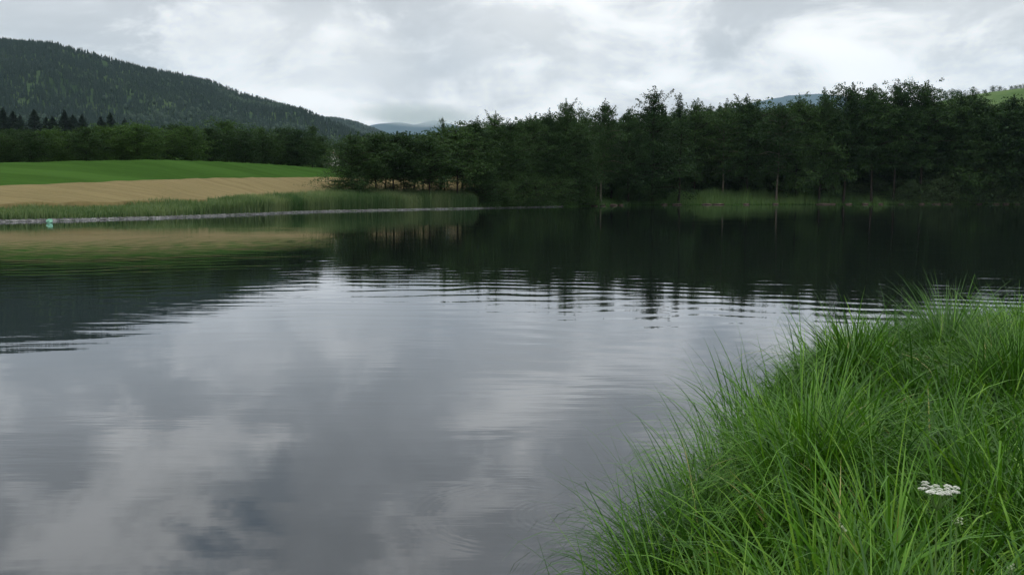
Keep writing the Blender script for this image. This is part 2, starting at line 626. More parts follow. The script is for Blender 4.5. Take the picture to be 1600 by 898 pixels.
def ground_z(x, y):
    x = np.asarray(x, float)
    y = np.asarray(y, float)
    d = np.hypot(x, y)
    phi = np.arctan2(x, y)
    R = shore_r(phi)
    # near bank
    s = bank_sd(x, y)
    lump = 0.16 * vnoise(x * 0.9, y * 0.9, 5) + 0.06 * vnoise(x * 2.7, y * 2.7, 6)
    zn = np.where(s > 0, 0.42 * sm(0, 0.8, s) + 0.10 * sm(0.8, 4, s) + lump * sm(0.1, 0.8, s), -1.4 * sm(0, 2.5, -s))
    zn = zn + np.where(s > 0, 0.3 * sm(5, 40, s), 0)
    # far land
    px = np.where(phi > 1.2, 3000, np.where(phi < -1.2, -2000, 800 + FPX * 0.9947 * np.tan(np.clip(phi, -1.2, 1.2))))
    z_w0 = np.interp(px, [-400, 0, 250, 500, 740, 1000], [0.55, 0.6, 0.75, 1.1, 1.2, 1.1])
    Dw = R * 1.27 + 2.0
    Dc = R * 1.60
    wt = elev_z(np.clip(px, -400, 900), np.interp(px, [-400, 0, 250, 380, 510, 760, 900, 1100], [300, 290, 280.5, 277.5, 276, 276, 292, 300]), Dw) - 0.7
    cr = elev_z(np.clip(px, -400, 1000), np.interp(px, [-400, 0, 120, 250, 350, 430, 510, 620, 760, 950, 1200], [262, 253.5, 250, 249, 252, 257, 263, 268, 272, 290, 298]), Dc)
    knots = [R, R + 1.5, R + 12, Dw, (Dw + Dc) / 2, Dc, Dc + 12, np.full_like(R, 430.0), np.full_like(R, 700.0), np.full_like(R, 1500.0), np.full_like(R, 20000.0)]
    midz = elev_z(np.clip(px, -400, 1000), 0.0, 1.0) * 0 + (wt * 0.47 + cr * 0.53)
    zs = 2.0 + 430.0 * ((cr - 2.0) / Dc + 0.003)
    vals = [np.full_like(R, 0.0), np.full_like(R, 0.14), z_w0, wt, midz, cr, cr - 0.1, zs, zs * 1.3, np.full_like(R, 6.0), np.full_like(R, 6.0)]
    z = np.full(d.shape, -1.6)
    z = np.where(d < R, -1.6 * sm(0, 6, R - d), z)
    for i in range(len(knots) - 1):
        q = np.clip((d - knots[i]) / np.maximum(knots[i + 1] - knots[i], 1e-3), 0, 1)
        z = np.where(d >= knots[i], vals[i] * (1 - q) + vals[i + 1] * q, z)
    z = z + np.where(d > R + 3, 0.25 * vnoise(x * 0.05, y * 0.05, 9), 0)
    return np.maximum(zn, z)


def polar_grid(angs, rads):
    A, Rr = np.meshgrid(angs, rads, indexing="ij")
    x, y = Rr * np.sin(A), Rr * np.cos(A)
    na, nr = len(angs), len(rads)
    i = np.arange(na - 1)[:, None] * nr + np.arange(nr - 1)[None, :]
    F = np.stack([i, i + 1, i + nr + 1, i + nr], -1).reshape(-1, 4)
    return x, y, F[:, ::-1]


angs = np.concatenate([np.linspace(-math.pi, -0.75, 50)[:-1], np.linspace(-0.75, 0.75, 320), np.linspace(0.75, math.pi, 50)[1:]])
rads = np.concatenate([[0.01], np.geomspace(0.35, 40, 95), np.geomspace(41.5, 560, 110)[0:], np.geomspace(600, 17500, 28)])
x, y, F = polar_grid(angs, rads)
z = ground_z(x, y)
V = np.stack([x, y, z], -1).reshape(-1, 3)
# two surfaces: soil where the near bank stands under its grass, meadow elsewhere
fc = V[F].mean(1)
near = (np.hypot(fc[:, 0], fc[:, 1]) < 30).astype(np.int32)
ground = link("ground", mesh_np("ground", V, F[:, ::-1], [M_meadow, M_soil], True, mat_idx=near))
tag(ground, "green meadow ground rising gently behind the lake", kind="structure")

# lake surface
wa = np.linspace(-math.pi, math.pi, 181)
wr = np.array([0.0, 0.2, 0.5, 0.8, 1.0])
A, T = np.meshgrid(wa, wr, indexing="ij")
Rw = (shore_r(A) + 3.0) * T
V = np.stack([Rw * np.sin(A), Rw * np.cos(A), np.zeros_like(A)], -1).reshape(-1, 3)
nr = len(wr)
i = np.arange(len(wa) - 1)[:, None] * nr + np.arange(nr - 1)[None, :]
F = np.stack([i, i + nr, i + nr + 1, i + 1], -1).reshape(-1, 4)
me = mesh_np("water", V, F, [M_water], False)
water = link("water", me)
tag(water, "calm dark lake water reflecting clouds and woods", kind="structure")

# wheat field: a sheet at the height of the ears, standing 0.7 m over the ground
wang = np.arctan((np.linspace(-380, 860, 260) - 800) / FPX / 0.9947)
wtt = np.linspace(0, 1, 40)
A, T = np.meshgrid(wang, wtt, indexing="ij")
r0 = shore_r(A) + 11 + 2.0 * vnoise(A * 60, A * 0, 3)
Rf = r0 + (shore_r(A) * 1.27 + 2.0 - r0) * T
x, y = Rf * np.sin(A), Rf * np.cos(A)
z = ground_z(x, y) + 0.7 + 0.12 * vnoise(x * 0.6, y * 0.6, 8)
z[:, 0] -= 0.9
z[:, -1] -= 0.9
z[0, :] -= 0.9
z[-1, :] -= 0.9
V = np.stack([x, y, z], -1).reshape(-1, 3)
nr = len(wtt)
i = np.arange(len(wang) - 1)[:, None] * nr + np.arange(nr - 1)[None, :]
F = np.stack([i, i + nr, i + nr + 1, i + 1], -1).reshape(-1, 4)
wheat = link("wheat_field", mesh_np("wheat_field", V, F[:, ::-1], [M_wheat], True))
tag(wheat, "ripe golden wheat field between the reeds and the green meadow", kind="structure")

# ------------------------------------------------------------------ distant hills


def hill_mesh(name, ridge, d_foot, d_ridge, d_back, mat, power=0.9, rough=10.0, seed=1, nA=260, nR=60, base=-5.0):
    """height field under a ridge line given as (px, py) seen from the camera"""
    px = np.linspace(ridge[0][0], ridge[-1][0], nA)
    py = np.interp(px, [r[0] for r in ridge], [r[1] for r in ridge])
    A = np.arctan((px - 800) / FPX / 0.9947)
    zr = elev_z(px, py, d_ridge)
    tt = np.concatenate([np.linspace(0, 1, nR), 1 + np.linspace(0, 1, 14)[1:]])
    AA, TT = np.meshgrid(A, tt, indexing="ij")
    D = np.where(TT <= 1, d_foot + (d_ridge - d_foot) * TT, d_ridge + (d_back - d_ridge) * (TT - 1))
    prof = np.where(TT <= 1, np.sin(np.clip(TT, 0, 1) * math.pi / 2) ** power, np.cos(np.clip(TT - 1, 0, 1) * math.pi / 2))
    x, y = D * np.sin(AA), D * np.cos(AA)
    z = base + (zr[:, None] - base) * prof
    z = z + rough * fbm(x / 260.0, y / 260.0, seed, 4) * np.sin(np.clip(TT, 0, 1) * math.pi) * 1.3
    # the slope bulges: settle each column so that its skyline meets the measured ridge
    tgt = (zr - CAM[2]) / d_ridge
    for _ in range(3):
        mx_ = ((z - CAM[2]) / D).max(1)
        k_ = tgt / np.maximum(mx_, 1e-3)
        k_ = np.convolve(np.pad(k_, 4, mode="edge"), np.ones(9) / 9, "valid")
        z = base + (z - base) * k_[:, None]
    V = np.stack([x, y, z], -1).reshape(-1, 3)
    nr = len(tt)
    i = np.arange(nA - 1)[:, None] * nr + np.arange(nr - 1)[None, :]
    F = np.stack([i, i + 1, i + nr + 1, i + nr], -1).reshape(-1, 4)
    return mesh_np(name, V, F, [mat], True), (x, y, z)


def tree_templates():
    """tiny low-poly trees for the far slopes"""
    T = []
    for tiers, wid in ((2, 0.21), (3, 0.18), (2, 0.16)):
        V, Tr = [], []
        for k in range(tiers):
            z0 = 0.05 + 0.55 * k / max(tiers - 1, 1) * 0.9
            z1 = min(1.0, z0 + 0.55)
            if k == tiers - 1:
                z1 = 1.0
            w = wid * (1 - 0.72 * k / tiers)
            n = len(V)
            for s in range(5):
                a = 2 * math.pi * s / 5 + k
                V.append((w * math.cos(a), w * math.sin(a), z0))
            V.append((0, 0, z1))
            Tr += [(n + s, n + (s + 1) % 5, n + 5) for s in range(5)]
        T.append((np.array(V), np.array(Tr)))
    for w in (0.33, 0.40):
        V = [(0, 0, 1.0)]
        for zz, ww in ((0.78, 0.7), (0.45, 1.0), (0.12, 0.55)):
            for s in range(6):
                a = 2 * math.pi * s / 6 + zz * 3
                q = w * ww * (0.85 + 0.3 * rng.random())
                V.append((q * math.cos(a), q * math.sin(a), zz))
        Tr = [(0, 1 + s, 1 + (s + 1) % 6) for s in range(6)]
        for k in range(2):
            b0, b1 = 1 + 6 * k, 7 + 6 * k
            for s in range(6):
                s2 = (s + 1) % 6
                Tr += [(b0 + s, b1 + s, b1 + s2), (b0 + s, b1 + s2, b0 + s2)]
        T.append((np.array(V), np.array(Tr)))
    return T


TPL = tree_templates()


def slope_wood(name, X, Y, Z, n, height, label, pcon=0.75, seed=3, sunlit_tint=False, mat=None):
    """a wooded slope: thousands of small trees merged into one mass"""
    r = np.random.default_rng(seed)
    na, nr = X.shape
    u, v = r.random(n) * (na - 1.001), r.random(n) * (nr - 1.001)
    iu, iv = u.astype(int), v.astype(int)
    fu, fv = u - iu, v - iv

    def bi(G):
        return (G[iu, iv] * (1 - fu) + G[iu + 1, iv] * fu) * (1 - fv) + (G[iu, iv + 1] * (1 - fu) + G[iu + 1, iv + 1] * fu) * fv
    P = np.stack([bi(X), bi(Y), bi(Z)], -1)
    patch = fbm(P[:, 0] / 170.0, P[:, 1] / 300.0, 21, 4)
    patch2 = fbm(P[:, 0] / 45.0, P[:, 1] / 60.0, 31, 3)
    con = r.random(n) < np.clip(pcon - patch * 1.6, 0.05, 0.97)
    kind = np.where(con, r.integers(0, 3, n), r.integers(3, 5, n))
    hgt = height * (0.7 + 0.6 * r.random(n)) * np.where(con, 1.0, 0.8)
    tint = np.clip(np.where(con, 0.12, 0.42) + 0.5 * patch + 0.22 * patch2 + 0.16 * (r.random(n) - 0.5), 0, 1)
    if sunlit_tint:  # sunlit streak across the slope, painted into the tree tint
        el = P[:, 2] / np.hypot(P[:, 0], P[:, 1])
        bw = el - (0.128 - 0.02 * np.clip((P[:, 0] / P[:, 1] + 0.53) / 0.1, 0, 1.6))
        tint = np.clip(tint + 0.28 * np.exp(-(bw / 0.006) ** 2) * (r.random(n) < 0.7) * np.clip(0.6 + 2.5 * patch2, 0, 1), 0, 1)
    Vs, Fs, Ts, off = [], [], [], 0
    for k, (tv, tf) in enumerate(TPL):
        idx = np.nonzero(kind == k)[0]
        a = r.random(len(idx)) * 6.28
        ca, sa = np.cos(a)[:, None], np.sin(a)[:, None]
        h_ = hgt[idx][:, None]
        vx = (tv[None, :, 0] * ca - tv[None, :, 1] * sa) * h_ + P[idx, 0][:, None]
        vy = (tv[None, :, 0] * sa + tv[None, :, 1] * ca) * h_ + P[idx, 1][:, None]
        vz = tv[None, :, 2] * h_ + P[idx, 2][:, None]
        Vs.append(np.stack([vx, vy, vz], -1).reshape(-1, 3))
        Fs.append((tf[None] + (np.arange(len(idx)) * len(tv))[:, None, None] + off).reshape(-1, 3))
        Ts.append(np.repeat(tint[idx], len(tv)))
        off += len(idx) * len(tv)
    me = mesh_np(name, np.concatenate(Vs), np.concatenate(Fs), [mat or M_hillwood], False, {"tint": np.concatenate(Ts)})
    return tag(link(name, me), label, kind="stuff")


RIDGE = [(-420, 20), (-200, 42), (-60, 56), (0, 66), (40, 71), (100, 75), (150, 87), (195, 101), (240, 113), (300, 124), (345, 134), (385, 150),
         (430, 163), (475, 175), (510, 190), (550, 207), (600, 226), (680, 262), (760, 300)]
me, (hx, hy, hz) = hill_mesh("hill", RIDGE, 1150, 2750, 3700, M_farhill, 0.95, 42, 4)
tag(link("hill", me), "broad hill under dark forest, left behind the meadow", kind="structure")
slope_wood("hillside_forest", hx[:, :66], hy[:, :66], hz[:, :66], 42000, 12.5, "dense mixed spruce and leafy forest covering the broad hill", sunlit_tint=True)
R2 = [(430, 200), (500, 186), (530, 188), (560, 194), (585, 203), (610, 214), (650, 235), (720, 270)]
me, (hx, hy, hz) = hill_mesh("far_hill", R2, 3300, 4300, 5200, M_farhill, 0.9, 30, 8, 120, 40)
tag(link("far_hill", me), "smaller hazy wooded hill behind the end of the big one", kind="structure")
slope_wood("far_hill_forest", hx[:, :44], hy[:, :44], hz[:, :44], 7000, 17.0, "pale green wood covering the smaller hazy hill", 0.35, 5)
R3 = [(330, 260), (480, 215), (560, 196), (600, 188), (625, 186), (650, 190), (680, 183), (720, 192), (760, 196), (830, 188), (900, 200), (1000, 190),
      (1080, 175), (1150, 158), (1190, 148), (1230, 141), (1270, 139), (1300, 142), (1340, 150), (1420, 170), (1500, 180), (1700, 200), (1900, 230)]
me, _ = hill_mesh("mountain", [(a_, b_ + (8 if a_ > 850 else 5)) for a_, b_ in R3], 11500, 16000, 17800, M_mountain, 1.0, 50, 12, 300, 40)
tag(link("mountain", me), "blue mountain range half hidden in low cloud", kind="structure")
R4 = [(1280, 215), (1380, 172), (1460, 158), (1500, 150), (1530, 145), (1570, 140), (1610, 136), (1700, 126), (1850, 115), (2000, 118)]
me, (rx, ry, rz4) = hill_mesh("pasture_hill", R4, 900, 1500, 1900, M_hillmeadow, 1.9, 5, 15, 120, 40)
tag(link("pasture_hill", me), "bright green pasture hill rising beyond the wood", kind="structure")

# ------------------------------------------------------------------ trees


def limb_quads(r, C, size, flat=0.95):
    """leaf-clump quads at centres C; more or less level, each turned its own way"""
    n = len(C)
    a = r.random(n) * 6.283
    tilt = np.abs(r.normal(0, flat, n))
    ta = r.random(n) * 6.283
    nrm = np.stack([np.sin(tilt) * np.cos(ta), np.sin(tilt) * np.sin(ta), np.cos(tilt)], -1)
    ref = np.stack([np.cos(a), np.sin(a), np.zeros(n)], -1)
    u = np.cross(nrm, ref)
    u /= np.linalg.norm(u, axis=1)[:, None] + 1e-9
    v = np.cross(nrm, u)
    s = (size * (0.6 + 0.8 * r.random(n)))[:, None]
    u, v = u * s * 0.5, v * s * 0.36
    V = np.stack([C - u, C - v * 0.9 + u * 0.15, C + u, C + v + u * 0.1], 1).reshape(-1, 3)
    F = np.arange(4 * n).reshape(-1, 4)
    return V, F


def leafy(seed, H=20.0, clear=0.18, W=9.0, nl=46, nleaf=7500, leaf=0.46, shape="ovoid", bark=None, mat=None, lean=0.0, spread=1.0, shoots=5):
    r = np.random.default_rng(seed)
    bark = bark or M_bark
    mat = mat or M_alder
    zt = np.linspace(0, H * 0.96, 9)
    bx = np.cumsum(r.normal(0, 0.10, 9)) * H / 20 + lean * (zt / H) ** 1.3 * 2
    by = np.cumsum(r.normal(0, 0.10, 9)) * H / 20
    bx -= bx[0]
    by -= by[0]
    r0 = 0.0095 * H
    tp = np.stack([bx, by, zt], -1)
    trad = r0 * (1 - zt / (H * 1.0)) ** 0.8 + 0.02
    trad[0] *= 1.35
    bag = Bag()
    v, f = tube(tp, trad, 8)
    bag.add(v, f)

    def axis(z_):
        return np.array([np.interp(z_, zt, bx), np.interp(z_, zt, by), z_])

    if shape == "ovoid":
        prof = lambda q: (0.48 + 0.69 * q) if q < 0.35 else max(0.13, (1 - ((q - 0.35) / 0.69) ** 2.1)) * 0.72
    elif shape == "cone":
        prof = lambda q: max(0.10, 0.80 * (1 - q ** 1.35) ** 0.8 + 0.06)
    else:
        prof = lambda q: math.sqrt(max(0.05, 1 - (2 * min(q, 1) - 0.9) ** 2 * 0.9)) * 0.85
    C, S, Tn = [], [], []
    lens = []
    limbs = []
    for i_ in range(nl):
        q = ((i_ + r.random()) / nl) ** 0.92
        z0 = H * (clear + (1 - clear) * q * 0.93)
        a = i_ * 2.399 + r.normal(0, 0.35)
        Ln = W * 0.5 * prof(q) / 0.72 * (0.7 + 0.5 * r.random())
        up = (-0.15 + 0.75 * q + 0.16 * r.normal()) * Ln
        p0 = axis(z0 * 0.97)
        p2 = p0 + np.array([math.cos(a) * Ln, math.sin(a) * Ln, up])
        p1 = (p0 + p2) / 2 + np.array([0, 0, 0.10 * Ln])
        limbs.append((p0, p1, p2))
        lens.append(Ln)
    lens = np.array(lens)
    # ragged leading shoots at the top
    for k in range(shoots):
        a = r.random() * 6.28
        rr = W * (0.05 + 0.24 * r.random()) if k else 0.3
        p0 = axis(H * (0.74 + 0.08 * r.random()))
        p2 = p0 + np.array([math.cos(a) * rr, math.sin(a) * rr, H * (0.08 + 0.12 * r.random()) if k else H * 0.985 - p0[2]])
        limbs.append((p0, (p0 + p2) / 2, p2))
        lens = np.append(lens, 1.9)
    cnt = (nleaf * lens ** 1.15 / np.sum(lens ** 1.15)).astype(int)
    for li, ((p0, p1, p2), Ln, n) in enumerate(zip(limbs, lens, cnt)):
        rad = 0.018 * Ln + 0.02
        v, f = tube([p0, p1, p2], [rad, rad * 0.6, 0.012], 4)
        bag.add(v, f)
        # sprays hang on several twigs of the limb
        nt_ = max(4, int(Ln * 4.5))
        sp_ = r.random(nt_) ** 0.75
        is_shoot = li >= nl
        if is_shoot:
            nt_ = 9
            sp_ = np.linspace(0.05, 1.0, nt_)
        tw = np.where(sp_[:, None] < 0.5, p0 + (p1 - p0) * sp_[:, None] * 2, p1 + (p2 - p1) * (sp_[:, None] - 0.5) * 2)
        tw = tw + (0.25 if is_shoot else 1.0) * np.stack([r.normal(0, 0.17 * Ln, nt_), r.normal(0, 0.17 * Ln, nt_), r.normal(0, 0.09 * Ln + 0.25, nt_)], -1) * spread
        pick = r.integers(0, nt_, n)
        if is_shoot:
            sh = r.random(n) ** 1.25
            sgp = 0.62 * (1 - sh) + 0.10
            c = p0 + (p2 - p0) * sh[:, None] + np.stack([r.normal(0, 1, n) * sgp, r.normal(0, 1, n) * sgp, r.normal(0, 0.35, n) * sgp], -1)
        else:
            sg = (0.21 + 0.035 * Ln) * spread
            c = tw[pick] + np.stack([r.normal(0, sg, n), r.normal(0, sg, n), r.normal(0, sg * 0.55, n)], -1)
        C.append(c)
        limbt = 0.5 + r.normal(0, 0.24)
        twt = r.normal(0, 0.17, nt_)
        Tn.append(limbt + twt[pick] + r.normal(0, 0.07, n))
    C = np.concatenate(C)
    Tn = np.clip(np.concatenate(Tn), 0, 1)
    C[:, 2] = np.maximum(C[:, 2], 0.15)
    v, f = limb_quads(r, C, leaf)
    crown = mesh_np("crown", v, f, [mat], False, {"tint": np.repeat(Tn, 4)})
    trunk = bag.mesh("trunk", [bark], True)
    return trunk, crown, float(np.percentile(C[:, 2], 99.85))


def conifer(seed, H=24.0, W=7.0, nleaf=7000, leaf=0.5, clear=0.06, mat=None):
    r = np.random.default_rng(seed)
    bag = Bag()
    tp = np.array([(0, 0, 0), (0.05, 0, H * 0.5), (0, 0, H * 0.99)])
    v, f = tube(tp, [0.012 * H, 0.008 * H, 0.02], 7)
    bag.add(v, f)
    C, Tn = [], []
    z_ = H * clear
    rows = []
    while z_ < H * 0.97:
        q = (z_ / H - clear) / (1 - clear)
        Ln = W * 0.5 * (1 - q) ** 0.85 * (0.85 + 0.3 * r.random()) + 0.12
        rows.append((z_, Ln))
        z_ += 0.35 + 0.5 * (1 - q)
    tot = sum(l_ ** 1.3 for _, l_ in rows)
    for z0, Ln in rows:
        n = int(nleaf * Ln ** 1.3 / tot)
        nb = 6
        a0 = r.random() * 6.28
        br = r.integers(0, nb, n)
        bl = Ln * (0.75 + 0.4 * r.random(nb))
        s = r.random(n) ** 0.6
        a = a0 + br * 6.283 / nb + r.normal(0, 0.16, n)
        rr = s * bl[br]
        zz = z0 - 0.22 * rr + 0.10 * rr ** 2 / max(Ln, 0.5) + r.normal(0, 0.10, n)
        C.append(np.stack([rr * np.cos(a), rr * np.sin(a), zz], -1))
        Tn.append(0.45 + 0.3 * s + r.normal(0, 0.12, n))
        for k in range(nb):
            if Ln > 1.0:
                aa = a0 + k * 6.283 / nb
                v, f = tube([(0, 0, z0), (bl[k] * 0.8 * math.cos(aa), bl[k] * 0.8 * math.sin(aa), z0 - 0.14 * bl[k])], [0.05, 0.012], 3)
                bag.add(v, f)
    k = 60
    C.append(np.stack([r.normal(0, 0.09, k), r.normal(0, 0.09, k), H * (0.93 + 0.08 * r.random(k))], -1))
    Tn.append(np.full(k, 0.5))
    C = np.concatenate(C)
    v, f = limb_quads(r, C, leaf, 0.6)
    crown = mesh_np("crown", v, f, [mat or M_spruce], False, {"tint": np.repeat(np.clip(np.concatenate(Tn), 0, 1), 4)})
    return bag.mesh("trunk", [M_bark], True), crown, H


TREES = {
    "alder": [leafy(100 + k, 20, 0.16, 10.5 + 0.6 * (k % 3), 60, 24500, 0.255, "ovoid", shoots=7) for k in range(3)],
    "spire": [leafy(120 + k, 20, 0.12, 10.0, 60, 23500, 0.255, "cone", shoots=4) for k in range(2)],
    "full": [leafy(140 + k, 16, 0.02, 11.0, 56, 22500, 0.235, "ovoid", shoots=5) for k in range(2)],
    "tall": [leafy(160 + k, 20, 0.30, 10.0, 56, 24500, 0.255, "ovoid", shoots=7, lean=(0.5, -0.3)[k]) for k in range(2)],
    "sparse": [leafy(180, 20, 0.30, 6.0, 34, 5000, 0.30, "cone", shoots=5, spread=0.75)],
    "thin": [leafy(185 + k, 15, 0.33, 11.0, 50, 9500, 0.32, "ovoid", shoots=5, spread=0.9) for k in range(2)],
    "round": [leafy(200 + k, 18, 0.04, 14, 60, 13000, 0.46, "round", mat=M_lime, shoots=3) for k in range(2)],
    "rounddark": [leafy(210 + k, 18, 0.04, 13, 58, 13000, 0.46, "round", mat=M_alder, shoots=3) for k in range(2)],
    "pale": [leafy(220, 20, 0.28, 10.0, 54, 15000, 0.30, "ovoid", bark=M_palebark, shoots=6, lean=0.3),
             leafy(221, 20, 0.28, 9.0, 48, 12000, 0.30, "ovoid", bark=M_palebark, shoots=5, lean=-1.6)],
    "bush": [leafy(230 + k, 5, 0.0, 6.5, 30, 6000, 0.20, "round", shoots=3) for k in range(2)],
    "willow": [leafy(240, 6, 0.0, 8.0, 30, 6000, 0.22, "round", mat=M_willow, shoots=4)],
    "spruce": [conifer(250 + k, 24, 7.5 - 0.8 * k, 8000, 0.42) for k in range(2)],
}
used = {}


def plant_tree(kind, x, y, height, label, group, wscale=1.0, name="alder_tree", cat="tree", z=None, var=None):
    lst = TREES[kind]
    k = used.get(kind, 0)
    used[kind] = k + 1
    tr, cr, H = lst[(k if var is None else var) % len(lst)]
    if z is None:
        z = float(ground_z(np.array([x]), np.array([y]))[0]) - 0.05
    s = height / H
    e = empty(name, (x, y, z), rng.random() * 6.28, (s * wscale, s * wscale, s))
    link("trunk", tr, e)
    link("crown", cr, e)
    return tag(e, label, cat, group)


def tree_px(kind, px, top, dist, label, group, wscale=1.0, name="alder_tree", cat="tree", **kw):
    dist = max(dist, float(shore_r(math.atan((px - 800) / FPX))) + 1.5)
    p = at(px, 305, dist)
    g = float(ground_z(np.array([p[0]]), np.array([p[1]]))[0])
    ht = (float(elev_z(px, top, dist)) - g) 
    return plant_tree(kind, p[0], p[1], ht, label, group, wscale, name, cat, **kw)


G = "trees along the far shore"
FRONT = [
    # kind, px, top, dist, wscale, name, label
    ("full", 549, 208, 124, 1.3, "alder_tree", "bushy dark alder forming the left end of the shoreline wood, foliage down to the reeds"),
    ("thin", 588, 205, 128, 1.2, "alder_tree", "dark round-topped alder just right of the wood's left end, its stem bare over the reeds"),
    ("thin", 616, 206, 131, 1.35, "alder_tree", "thin alder through whose gaps the white house shows, left of the two that do"),
    ("thin", 647, 210, 134, 1.35, "alder_tree", "low thin alder in front of the white house, wheat showing between its stems"),
    ("thin", 672, 211, 131, 1.2, "alder_tree", "short slender alder with golden wheat showing past its stem, right of the white house"),
    ("sparse", 694, 184, 140, 0.85, "alder_tree", "thin sparse tree poking above the low left part of the wood"),
    ("thin", 714, 197, 137, 1.2, "alder_tree", "alder right beside the sparse poking tree, slim stem standing over the reeds"),
    ("alder", 746, 186, 143, 1.15, "alder_tree", "dark leafy tree above the right end of the long reed bed"),
    ("alder", 776, 175, 150, 0.85, "alder_tree", "narrow pointed tree rising just past the right end of the reed bed"),
    ("full", 797, 187, 150, 0.95, "alder_tree", "dense dark tree low to the water, right of the narrow pointed one"),
    ("alder", 828, 180, 156, 1.0, "alder_tree", "dark tree with two small pointed tips in the dip of the wood's skyline"),
    ("alder", 858, 174, 160, 0.85, "alder_tree", "tree leaning its shoulder on the left of the first tall group"),
    ("alder", 882, 156, 162, 0.85, "alder_tree", "tall ragged-topped alder crowning the first high group left of the picture's middle trees"),
    ("pale", 938, 160, 172, 0.85, "alder_tree", "tall alder with open pronged top and a pale straight trunk above the grassy bank"),
    ("pale", 930, 192, 170, 0.6, "alder_tree", "smaller tree with a pale trunk curving out of the bank beside the straight one"),
    ("full", 905, 200, 164, 1.0, "alder_tree", "dense tree with foliage hanging to the water left of the pale trunks"),
    ("alder", 982, 170, 178, 0.8, "alder_tree", "slim shoulder tree standing left of the pointed tallest middle tree"),
    ("spire", 1020, 141, 180, 1.15, "alder_tree", "tall pointed broad-skirted tree, the highest in the middle of the wood"),
    ("sparse", 1060, 148, 185, 1.0, "alder_tree", "thin feathery treetop just right of the highest middle tree"),
    ("alder", 1083, 158, 204, 1.0, "alder_tree", "dark tree behind the left end of the pale green rush strip"),
    ("pale", 1130, 168, 203, 0.95, "alder_tree", "tree with a short pale trunk standing behind the pale green rush strip"),
    ("alder", 1165, 149, 205, 1.1, "alder_tree", "broad flat-domed tree on the skyline behind the rush strip"),
    ("pale", 1213, 166, 203, 1.0, "alder_tree", "lighter green pointed tree with a thin brown stem rising from the rushes"),
    ("alder", 1245, 149, 207, 0.9, "alder_tree", "twin-topped tree in front of the blue mountain"),
    ("spire", 1280, 142, 206, 0.9, "alder_tree", "pointed tree at the right edge of the blue mountain"),
    ("tall", 1318, 130, 190, 1.0, "alder_tree", "tall feathery-topped alder at the water's edge where the rush strip ends"),
    ("tall", 1362, 134, 190, 1.0, "alder_tree", "tall dark alder on the water's edge, second in the high group at the right"),
    ("tall", 1396, 126, 191, 0.85, "alder_tree", "highest alder of the right-hand group, with open airy top twigs"),
    ("tall", 1440, 129, 190, 1.05, "alder_tree", "dark tree with a sharply peaked top, last of the high right-hand group"),
    ("tall", 1487, 144, 191, 0.9, "alder_tree", "dark pointed tree below the far hedgerow, over the shore bushes"),
    ("spire", 1510, 143, 196, 0.9, "alder_tree", "slim dark conical tree directly below the bright pasture hill"),
    ("tall", 1530, 152, 189, 1.0, "alder_tree", "dark tree whose top just hides the foot of the pasture hill"),
    ("tall", 1568, 150, 190, 1.1, "alder_tree", "wide dark tree near the picture's right edge with bare stem over the bank"),
    ("alder", 1604, 148, 188, 1.0, "alder_tree", "dark tree cut by the right edge of the picture"),
    ("alder", 1650, 146, 186, 1.1, "alder_tree", "tree beyond the right edge of the picture, next to the cut-off one"),
]
for px, top, dist in ((566, 212, 130), (602, 211, 136), (632, 209, 139), (661, 210, 138), (688, 203, 144), (722, 197, 146), (735, 191, 149)):
    tree_px("thin", px, top, dist, "dark alder of the second row at the wood's left end, mostly behind the front alders", "second row at the wood's left end", 1.3)
for kind, px, top, dist, ws, nm, lab in FRONT:
    tree_px(kind, px, top, dist, lab, G, ws, nm)

# the wood behind its front row
FILL = "dark leafy tree inside the shoreline wood, merged into the mass behind its front row"
r_ = np.random.default_rng(55)
for px in np.arange(745, 1720, 21):
    top = np.interp(px, [745, 800, 860, 900, 950, 1000, 1060, 1150, 1300, 1400, 1500, 1720], [197, 192, 184, 180, 186, 180, 172, 165, 166, 160, 166, 165])
    for row in range(2):
        if px > 1285 and row == 0:
            continue
        dd = np.interp(px, [745, 1000, 1050, 1720], [160, 200, 214, 216]) + 13 * row + r_.uniform(-3, 3)
        tree_px(("alder", "full", "rounddark")[r_.integers(0, 3)], px + r_.uniform(-8, 8), top + r_.uniform(-4, 10) - 3 * row, dd, FILL, "trees inside the shoreline wood", r_.uniform(0.9, 1.1))
for px in np.arange(1020, 1720, 34):
    tree_px("rounddark", px + r_.uniform(-8, 8), 200, np.interp(px, [745, 1000, 1720], [190, 240, 244]), FILL, "trees inside the shoreline wood", 1.2)

# low dark shrubs at the foot of the wood
SH = "dark shrub at the foot of the shoreline wood, branches hanging over the waterline"
for px in np.arange(752, 925, 14):
    p = on_water(px, float(np.interp(px, [740, 870, 960], [326, 323.3, 321])))
    d0 = math.hypot(p[0], p[1])
    tree_px("bush", px + r_.uniform(-3, 3), 322 - r_.uniform(34, 58), d0 + r_.uniform(1.5, 3.5), SH, "shrubs at the foot of the wood", 1.2, "shrub", "shrub")
for px in np.arange(985, 1030, 15):
    tree_px("bush", px, 320 - r_.uniform(28, 45), 182 + r_.uniform(0, 3), SH, "shrubs at the foot of the wood", 1.2, "shrub", "shrub")
UN = "dark undergrowth bush under the tall trees beyond the rushes"
for px in np.arange(1040, 1290, 19):
    tree_px("bush", px + r_.uniform(-5, 5), 302 - r_.uniform(12, 28), 216 + r_.uniform(-2, 5), UN, "undergrowth bushes below the tall trees", 1.5, "shrub", "shrub")
for px in np.arange(1300, 1700, 24):
    tree_px("willow", px + r_.uniform(-6, 6), 298 - r_.uniform(8, 24), 213 + r_.uniform(-2, 6), "pale green undergrowth bush seen between the bare trunks at the right", "pale undergrowth at the right", 1.2, "shrub", "shrub")
UN2 = "low dark bush among the bare stems over the left reeds"
